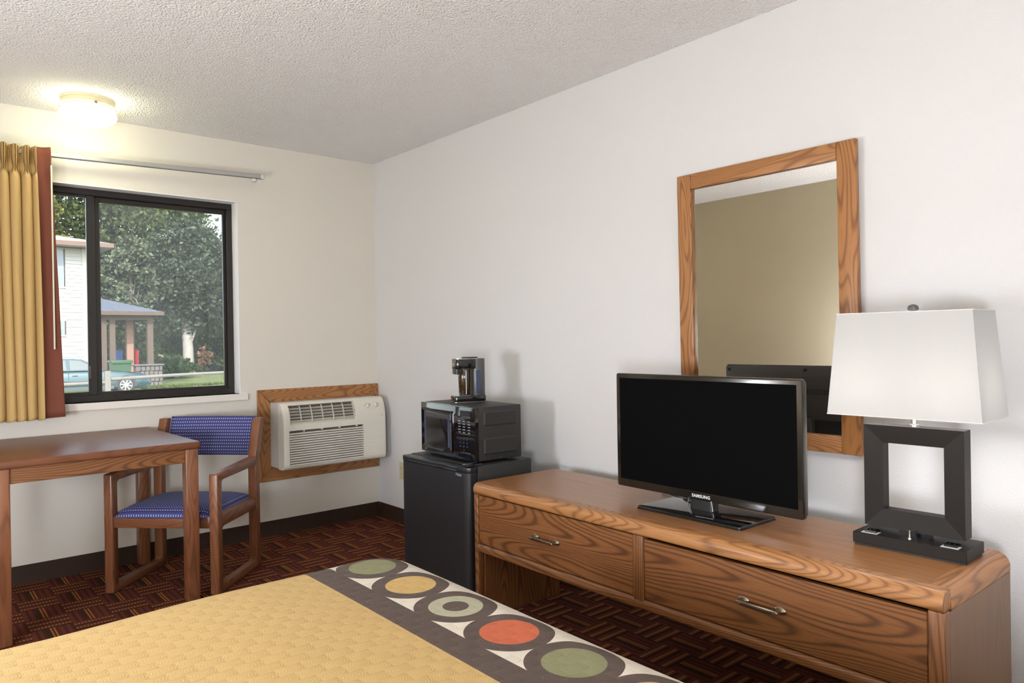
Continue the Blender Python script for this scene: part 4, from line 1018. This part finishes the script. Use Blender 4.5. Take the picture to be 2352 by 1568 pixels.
sg = thing('plank_sign', 'slanted raw wood plank on a short post beside the tree', 'plank', (U(404, 860, z=GZ).x, U(404, 862, z=GZ).y, GZ))
sgy = sg.location.y; a, b_ = U(357, 816, y=sgy), U(417, 829, y=sgy); hgt = U(417, 822, y=sgy).z-U(417, 834, y=sgy).z
bm = B(); vq = [bm.verts.new((p.x, yy, p.z+dz)) for yy in (sgy-.06, sgy+.04) for p, dz in ((a, -hgt*.35), (b_, -hgt*.5), (b_, hgt*.5), (a, hgt*.35))]
for f in ((0, 1, 2, 3), (7, 6, 5, 4), (0, 4, 5, 1), (1, 5, 6, 2), (2, 6, 7, 3), (3, 7, 4, 0)): bm.faces.new([vq[i] for i in f])
bmesh.ops.recalc_face_normals(bm, faces=bm.faces[:]); obj('plank', bm, M['raw_plank'], sg, smooth=0, world=True)
px_ = U(404, 860, y=sgy).x; obj('post', bx(px_-.09, px_+.09, sgy+.04, sgy+.2, GZ, b_.z), M['raw_plank'], sg, smooth=0, world=True)
# ------------------------------------------------------------------ rail fence by the road
fn = thing('rail_fence', 'weathered grey wooden post and rail fence along the road', 'fence', (fp.x, 22.5, GZ))
FYL = 22.5
pk = U(247, 880, y=FYL); ptz = U(247, 852, y=FYL).z
def fpost(x, y): obj('post', bx(x-.085, x+.085, y-.085, y+.085, GZ, ptz+.0, bev=.01, seg=1), M['fence_grey'], fn, world=True)
fpost(pk.x, FYL)
rA, rB = U(253, 871, y=FYL), U(523, 854.5, y=FYL+1.9); rA2, rB2 = U(140, 886, y=FYL-.6), U(244, 878, y=FYL)
def rail(p, q, r): obj('rail', tube(B(), [p, (p+q)/2+Vector((0, 0, .012)), q], [r, r*.95, r*.85], 8), M['fence_grey'], fn, world=True, smooth=60)
rail(rA, rB, .062); rail(rA2-Vector((1.2, .2, 0)), rB2, .062)
fpost(rB.x+.05, rB.y); fpost(rA2.x-1.3, rA2.y-.2)
# ------------------------------------------------------------------ car (local +x = nose, origin under the front axle)
wp = U(290, 903, z=GZ)
car = thing('car', 'teal green sedan parked behind the rail fence', 'car', (wp.x, wp.y+.86, GZ))
HW = .88
stn = [  # x, z bottom, z shoulder, z top of body, half width
    (.93, .34, .48, .56, .52), (.86, .24, .52, .64, .70), (.70, .20, .58, .72, .80), (.45, .20, .64, .79, .86), (.0, .20, .70, .85, HW), (-.45, .20, .74, .90, HW), (-.80, .20, .77, .93, HW), (-1.6, .20, .79, .93, HW), (-2.6, .20, .81, .94, HW), (-3.3, .22, .82, .95, .86), (-3.75, .28, .80, .90, .80), (-3.92, .38, .72, .80, .70)]
bm = B(); rings = []
for x, zb_, zs, zt_, hw_ in stn:
    pts = [(-hw_*.90, zb_), (-hw_, zb_+.08), (-hw_*1.0, (zb_+zs)/2), (-hw_*.985, zs), (-hw_*.90, zt_-.03), (-hw_*.70, zt_), (hw_*.70, zt_), (hw_*.90, zt_-.03), (hw_*.985, zs), (hw_, (zb_+zs)/2), (hw_, zb_+.08), (hw_*.90, zb_)]
    rings.append([bm.verts.new((x, y, z)) for y, z in pts])
for a, b_ in zip(rings, rings[1:]):
    for i in range(12): bm.faces.new((a[i], a[(i+1) % 12], b_[(i+1) % 12], b_[i]))
bm.faces.new(rings[0]); bm.faces.new(rings[-1][::-1]); bmesh.ops.recalc_face_normals(bm, faces=bm.faces[:])
obj('body', bm, M['car_teal'], car, smooth=40)
cab = [(-.72, .92, .68), (-1.50, 1.36, .60), (-1.75, 1.40, .58), (-2.55, 1.39, .58), (-2.8, 1.35, .60), (-3.45, .95, .66)]
def cabin(inset, zc, mt, nm):
    bm = B(); top = []
    prof_ = [(x, z) for x, z, _ in cab]
    L0 = [bm.verts.new((x, -(HW*.93-(z-.92)/.48*.24)+inset, z-zc)) for x, z in prof_]; R0 = [bm.verts.new((x, (HW*.93-(z-.92)/.48*.24)-inset, z-zc)) for x, z in prof_]
    for i in range(len(prof_)-1): bm.faces.new((L0[i], L0[i+1], R0[i+1], R0[i]))
    bm.faces.new(L0); bm.faces.new(R0[::-1]); bm.faces.new((L0[-1], L0[0], R0[0], R0[-1])); bmesh.ops.recalc_face_normals(bm, faces=bm.faces[:])
    return obj(nm, bm, M[mt], car, smooth=20)
cabin(0, 0, 'car_teal', 'cabin')
def sidey(z): return -(HW*.93-(z-.92)/.48*.24)-.006
def glass(pts, nm='side_window'):
    for s in (1, -1):
        bm = B(); bm.faces.new([bm.verts.new((x, sidey(z)*s, z)) for x, z in pts]); obj(nm, bm, M['car_glass'], car, smooth=0)
glass([(-.95, .965), (-1.50, 1.30), (-1.86, 1.335), (-1.86, .965)]); glass([(-1.98, .965), (-1.98, 1.335), (-2.50, 1.33), (-2.72, 1.20), (-2.86, .965)])
bm = B(); bm.faces.new([bm.verts.new(p) for p in ((-.80, -.74, .975), (-.80, .74, .975), (-1.48, .56, 1.355), (-1.48, -.56, 1.355))]); bmesh.ops.translate(bm, vec=(.012, 0, .008), verts=bm.verts); obj('windshield', bm, M['car_glass'], car, smooth=0)
for s in (-1, 1):
    for wx in (0, -2.72):
        wl2 = obj('wheel', lathe(B(), [(.30, s*(HW-.20)), (.325, s*(HW-.18)), (.325, s*(HW-.03)), (.30, s*(HW+.005)), (.225, s*(HW+.008)), (.215, s*(HW-.01))], 32, (wx, 0, .325), 'y'), M['tyre'], car)
        obj('rim', lathe(B(), [(.215, s*(HW-.06)), (.222, s*(HW+.010)), (.205, s*(HW+.012)), (.20, s*(HW-.03))], 32, (wx, 0, .325), 'y'), M['alloy'], wl2)
        obj('hub', lathe(B(), [(.06, s*(HW-.05)), (.06, s*(HW+.005)), (.03, s*(HW+.015))], 16, (wx, 0, .325), 'y'), M['alloy'], wl2)
        for k in range(8):
            bm = B(); box(bm, .04, .212, s*(HW-.01)-.012, s*(HW-.01)+.012, -.024, .024, mat=Matrix.Translation((wx, 0, .325)) @ Matrix.Rotation(2*PI*k/8+.2, 4, 'Y')); obj('spoke', bm, M['alloy'], wl2, smooth=0)
        bm = B(); A = []; C_ = []
        for i in range(21):
            aa = R(-12+204*i/20); A.append(bm.verts.new((wx+.375*math.cos(aa), s*(HW+.004), .325+.375*math.sin(aa)))); C_.append(bm.verts.new((wx+.30*math.cos(aa), s*(HW+.003), .325+.30*math.sin(aa))))
        for i in range(20): bm.faces.new((A[i], A[i+1], C_[i+1], C_[i]))
        obj('wheel_arch', bm, M['car_trim'], car, smooth=0)
    obj('headlight', bx(.62, .84, s*.58-.14, s*.58+.14, .545, .655, bev=.04, seg=2), M['headlight'], car)
    obj('sill_moulding', bx(-2.3, -.42, s*HW-.012, s*HW+.012, .20, .33, bev=.006, seg=1), M['car_lower'], car)
    obj('door_handle', bx(-1.80, -1.62, s*(HW*.985)-.02, s*(HW*.985)+.02, .735, .765, bev=.006, seg=1), M['car_trim'], car)
    obj('door_mirror', bx(-1.06, -.92, s*.90-.09, s*.90+.09, .93, 1.05, bev=.03, seg=2), M['car_teal'], car)
    obj('side_strip', bx(-2.6, -.42, s*HW-.006, s*HW+.010, .50, .535), M['car_trim'], car, smooth=0)
    obj('door_gap', bx(-1.93, -1.92, s*HW-.004, s*HW+.004, .34, .93), M['car_trim'], car, smooth=0)
obj('bumper', bx(.55, .955, -.70, .70, .28, .46, bev=.07, seg=3), M['car_teal'], car)

# ------------------------------------------------------------------ trees and hedges
def leaves(c, rx, ry, rz, n, size, seed, flat=.0, clump=None, droop=0):
    """leaf cards gathered in clumps through an ellipsoidal crown"""
    g = np.random.default_rng(seed); nc = clump or max(16, n//170)
    d = g.normal(size=(nc, 3)); d /= np.linalg.norm(d, axis=1)[:, None]
    rr = g.uniform(.35, 1, nc)**.5
    cc_ = d*rr[:, None]*np.array([rx, ry, rz])
    k = g.integers(0, nc, n); cr = .135*min(rx, rz)*g.uniform(.6, 1.5, nc)
    p = cc_[k]+g.normal(size=(n, 3))*cr[k][:, None]*np.array([1, 1, .8])
    a = g.normal(size=(n, 3)); a /= np.linalg.norm(a, axis=1)[:, None]
    b = g.normal(size=(n, 3)); b -= a*(a*b).sum(1)[:, None]; b /= np.linalg.norm(b, axis=1)[:, None]
    s = size*g.uniform(.6, 1.4, n)[:, None]
    a *= s; b *= s*.55
    V = np.stack([p-a, p+b, p+a, p-b], 1).reshape(-1, 3)+np.array(c)
    me = bpy.data.meshes.new('foliage'); me.vertices.add(4*n); me.vertices.foreach_set('co', V.astype(np.float32).ravel())
    me.loops.add(4*n); me.loops.foreach_set('vertex_index', np.arange(4*n, dtype=np.int32)); me.polygons.add(n)
    me.polygons.foreach_set('loop_start', np.arange(0, 4*n, 4, dtype=np.int32)); me.update(calc_edges=True); me.validate()
    return me, cc_+np.array(c)
def tree(name, label, px, y, ztop, zbot, wpx, n, size, mats, seed, trunk_r=.22, cat='tree', lean=0, bark='bark', rxy=None, group='trees across the road'):
    b0 = U(px, 800, y=y); ppm = FPX/((Vector((b0.x, y, 1.2))-CAM).dot(CF))
    t_ = thing(name, label, cat, (b0.x, y, GZ), 0, group)
    rx = wpx/2/ppm; zc = (ztop+zbot)/2; rz = (ztop-zbot)/2
    me, cl = leaves((b0.x, y, zc), rx, rxy or rx*.8, rz, n, size, seed)
    f = obj('foliage', me, [M[mats]], t_, smooth=0, world=True); f['kind'] = 'stuff'
    if trunk_r:
        bm = B(); top = Vector((b0.x, y, zc+rz*.5)); bt_ = Vector((b0.x-lean, y, GZ))
        pts = [bt_.lerp(top, f_)+Vector((.12*math.sin(f_*7+seed), 0, 0)) for f_ in (0, .08, .2, .35, .5, .7, 1)]
        tube(bm, pts, [trunk_r*1.45, trunk_r*1.1, trunk_r, trunk_r*.9, trunk_r*.75, trunk_r*.5, trunk_r*.15], 12); obj('trunk', bm, M[bark], t_, smooth=60, world=True)
        g = random.Random(seed)
        for i in range(6):
            s0 = pts[2+i % 4]; e = Vector(cl[g.randrange(len(cl))]); obj('branch', tube(B(), [s0, s0.lerp(e, .5)+Vector((0, 0, .2)), e], [trunk_r*.3, trunk_r*.2, .02], 7), M[bark], t_, smooth=60, world=True)
    return t_
tree('juniper_tree', 'large dark grey-green juniper with thick pale trunk behind the fence', 437, 42, 8.4, 2.2, 185, 26000, .13, 'leaf_juniper', 1, .30, bark='bark_pale', lean=.25)
tree('spruce_tree', 'pale grey-green conifer rising right behind the park shelter roof', 300, 40, 7.4, 1.8, 105, 14000, .12, 'leaf_pale', 2, .2)
tree('maple_tree', 'tall dull green tree filling the sky left of the window bar', 205, 52, 14, 3.5, 270, 20000, .17, 'leaf_green', 3, .3)
tree('maple_tree', 'tall dull green tree behind the big juniper crown', 352, 54, 14, 2.8, 260, 22000, .17, 'leaf_green', 4, .3)
tree('locust_tree', 'yellow-leaved tree top peeking beside the curtain edge', 118, 47, 12.0, 6.0, 80, 6000, .16, 'leaf_yellow', 5, .18)
tree('maple_tree', 'brown-tinged leaning tree at the right window edge', 533, 48, 9.3, 3.2, 70, 4200, .14, 'leaf_juniper', 6, .18)
tree('shrub', 'bright sunlit shrubs seen between the shelter posts', 275, 47, 4.2, GZ, 190, 13000, .14, 'leaf_bright', 7, 0, 'shrub', group='shrubs across the road')
tree('shrub', 'bright green shrub left of the thick tree trunk', 385, 49, 4.0, GZ, 130, 9000, .14, 'leaf_bright', 8, 0, 'shrub', group='shrubs across the road')
tree('shrub', 'dark leafy hedge right of the thick tree trunk', 492, 46, 3.0, GZ, 130, 12000, .13, 'leaf_green', 9, 0, 'shrub', group='shrubs across the road')
tree('shrub', 'browned dead bush beside the thick tree trunk', 468, 41.5, .95, -.1, 34, 1500, .09, 'leaf_brown', 10, 0, 'shrub', group='shrubs across the road')
tree('shrub', 'low dark shrubs at the foot of the shelter', 330, 38, .75, GZ, 230, 9000, .12, 'leaf_dark', 12, 0, 'shrub', group='shrubs across the road')
tree('maple_tree', 'distant green tree row closing the view beyond the shrubs', 420, 64, 9.5, GZ, 420, 20000, .22, 'leaf_green', 13, .2, rxy=3)
for i, (px, y, zt_, wpx, mt, lab) in enumerate(((640, 44, 9.0, 150, 'leaf_green', 'leafy tree standing farthest right beyond the fence'), (790, 52, 10.5, 190, 'leaf_juniper', 'dark tree at the far right beyond the lawn'), (570, 58, 8.0, 170, 'leaf_dark', 'dark tree set back behind the right window edge'), (-60, 58, 13.0, 260, 'leaf_green', 'tall green tree behind the white house'))):
    tree('maple_tree', lab, px, y, zt_, 1.5 if mt == 'leaf_green' else GZ, wpx, 9000, .2, mt, 20+i, .25)
# grass tufts along the verge
g = np.random.default_rng(5); n = 7000
gx = g.uniform(wp.x+1.15, fpr.x+6, n); gy = fp.y+.9+g.uniform(0, 1, n)*2.2+(gx-fp.x)*.35
ok = gy < SY-1.2; gx, gy = gx[ok], gy[ok]; n = len(gx)
P_ = np.stack([gx, gy, np.full(n, GZ)], 1); hgt = g.uniform(.05, .16, n); ang = g.uniform(0, PI, n)
dx = np.stack([np.cos(ang), np.sin(ang), np.zeros(n)], 1)*.03; tip = np.stack([g.normal(0, .04, n), g.normal(0, .04, n), hgt], 1)
V = np.stack([P_-dx, P_+dx, P_+tip], 1).reshape(-1, 3)
me = bpy.data.meshes.new('grass'); me.vertices.add(3*n); me.vertices.foreach_set('co', V.astype(np.float32).ravel()); me.loops.add(3*n); me.loops.foreach_set('vertex_index', np.arange(3*n, dtype=np.int32)); me.polygons.add(n); me.polygons.foreach_set('loop_start', np.arange(0, 3*n, 3, dtype=np.int32)); me.update(calc_edges=True)
go = obj('grass', me, M['grass_blade'], None, smooth=0); tag(go, 'short green grass on the verge behind the fence', 'grass', kind='stuff')
